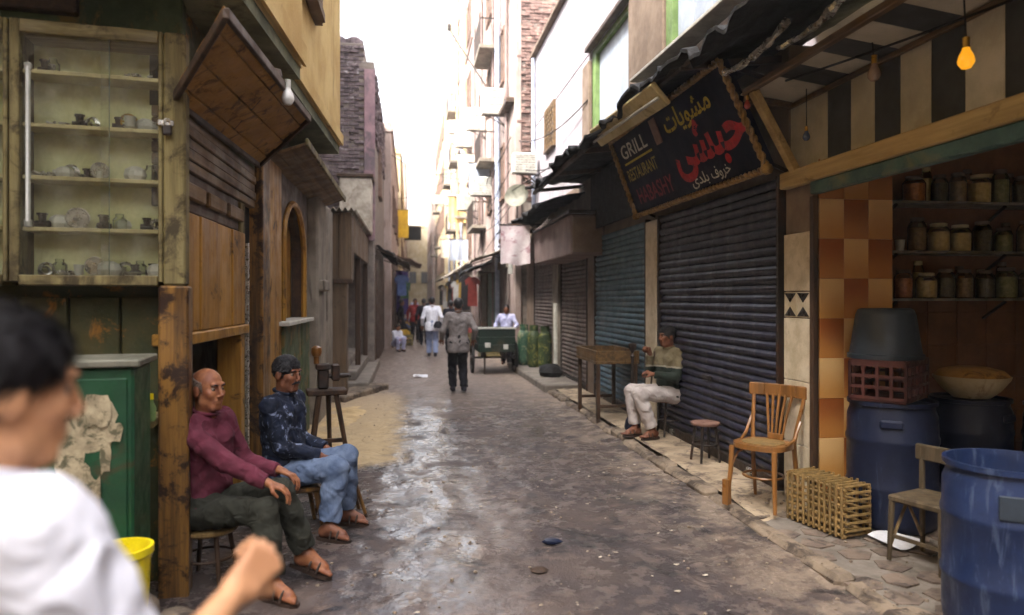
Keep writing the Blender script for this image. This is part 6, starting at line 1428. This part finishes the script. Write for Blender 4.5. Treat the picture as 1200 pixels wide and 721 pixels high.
# yoke of the sweater
#sdf_mesh('sweater_yoke', [cone((2.95 - .05, 7.72, 1.01), (2.95 + .03, 8.07, 1.01), .078), cone((2.945, 7.86, .95), (2.945, 7.94, .95), .128), cut((2.95, 7.9, .93), (0, 0, -1), .4)], .008, m['olive'], p3, .03, (.003, 55, 1))
# passer-by close to the camera
p0 = thing('person', 'dark haired passer by in white shirt raising a fist, seen from behind', 'person', (-.62, 1.12, 0))
J0 = person(p0, (-.625, 1.12, .905), (.60, .80, 0), (.0, .02, 1), look=(.76, .64, -.14), wr=[(-.72, 1.45, .80), (-.295, 1.27, 1.15)], elb=[(-.4, .0, -1), (.3, -.35, -1)],
       an=[(-.66, 1.30, .09), (-.52, 1.0, .09)], knee=[(.8, .6, 0), (.8, .6, 0)], toe=[(.8, .6, 0), (.8, .6, 0)], s=.96, vox=.0055,
       skin='skin3', shirt=('whiteshirt', 'shirt'), trousers='darktrouser', hair='hair', hairstyle='full', shoes='darkcloth', sleeve=.8, sleeve_r=1.35, bulk=1.12,
       hands=[dict(curl=.5), dict(d=(.55, .62, .55), n=(-.55, .8, -.2), curl=1.15, thumb=.8)], folds=.004)
'''pb = thing('white_wrapper', 'small white paper wrapper held in the raised fist', 'paper', tuple(J0['wr'][1] + np.array((.03, .05, .07))))
MB().stone((0, 0, 0), '''
# walkers
def walker(label, x, y, F, shirt, trousers, s=1.0, vox=.014, skin='skin2', st=.12, coat=0.1, arm=0.0, z=0, hairm='hair'):
    r = thing('person', label, 'person', (x, y, z)); F = unit((*F, 0)); Rt = np.cross(F, (0, 0, 1)); p = np.array((x, y, z + .90 * s))
    person(r, p, F, (0, 0, 1), wr=[p - Rt * .27 * s + F * (.10 + arm) + np.array((0, 0, -.03 + arm * .8)), p + Rt * .27 * s + F * (-.02 + arm) + np.array((0, 0, -.03 + arm * .8))], elb=[-F - Rt * .3, -F + Rt * .3],
           an=[p - Rt * .09 + F * st - np.array((0, 0, .81 * s)), p + Rt * .09 - F * st * .7 - np.array((0, 0, .80 * s))], knee=[F, F], toe=[F, F], s=s, vox=vox, skin=skin,
           shirt=(shirt, None), trousers=trousers, hair=hairm, hairstyle='full', shoes='darkcloth', skirt=coat, hem=.97, folds=.004)
    return r
walker('man in grey jacket and black trousers walking away up the alley', .85, 12.6, (-.05, 1), 'greyjacket', 'blacktrouser', 1.0, .011, arm=.08, coat=.14, st=.08)
wpn = walker('man in loose white shirt and pale jeans walking away', .63, 20.3, (.05, 1), 'whiteshirt', 'paleblue', 1.02, .014, coat=.12)
tag(MB().stone((.78, 20.05, .82), (.26, .12, .2), 5).build('black_bag', m['darkcloth'], None, 40), 'black shoulder bag at the hip of the man in white', 'bag')
walker('person in black walking beside the man in white', 1.22, 21.4, (0, 1), 'darkcloth', 'darkcloth', .96, .016)
walker('person in red shirt among the far walkers', .2, 27, (.1, -1), 'redcloth', 'darkcloth', 1.0, .018)
walker('person in dark clothes beside the one in red', .5, 25.4, (0, 1), 'darkcloth', 'darkcloth', 1.0, .018)
walker('dark dressed person by the left shop doors', -.32, 27.2, (1, 0), 'darkcloth', 'darkcloth', .98, .018)
walker('person in pale lavender shirt leaning behind the handcart', 2.38, 17.6, (-.3, -1), 'lavender', 'darkcloth', .90, .014, arm=.2)
walker('far person in dark blue deep in the alley', 1.1, 40, (0, 1), 'darkcloth', 'jeans', 1.0, .022)
walker('far person in pale clothes deep in the alley', .3, 45, (0, -1), 'lavender', 'paleblue', 1.0, .022)
cs = thing('person', 'small child in white crouching by the stone steps', 'person', (-.42, 22.6, 0))
person(cs, (-.42, 22.6, .26), (.6, -.8, 0), (.1, -.1, 1), wr=[(-.1, 22.4, .4), (-.3, 22.25, .38)], elb=[(0, 0, -1), (0, 0, -1)], an=[(-.2, 22.45, .07), (-.35, 22.35, .07)], knee_abs=[(-.16, 22.35, .42), (-.36, 22.25, .42)], toe=[(.6, -.8, 0), (.6, -.8, 0)], s=.78, vox=.016, shirt=('whiteshirt', None), trousers='lavender', hair='hair', hairstyle='full', shoes='darkcloth')
# ================================================================ hazy air over the whole place
hzm = bpy.data.materials.new('hazy_air'); hzm.use_nodes = True; hn = hzm.node_tree; hn.nodes.clear()
ho_ = hn.nodes.new('ShaderNodeOutputMaterial'); hv = hn.nodes.new('ShaderNodeVolumePrincipled')
hv.inputs['Color'].default_value = (.95, .93, .90, 1); hv.inputs['Density'].default_value = .0017; hv.inputs['Anisotropy'].default_value = .2
hn.links.new(hv.outputs[0], ho_.inputs['Volume'])
hz_o = MB().span(-61, 61, -41, 121, -1.1, 24.5).build('haze', hzm); struct(hz_o, 'stuff', 'thin pale dusty air filling the alley')
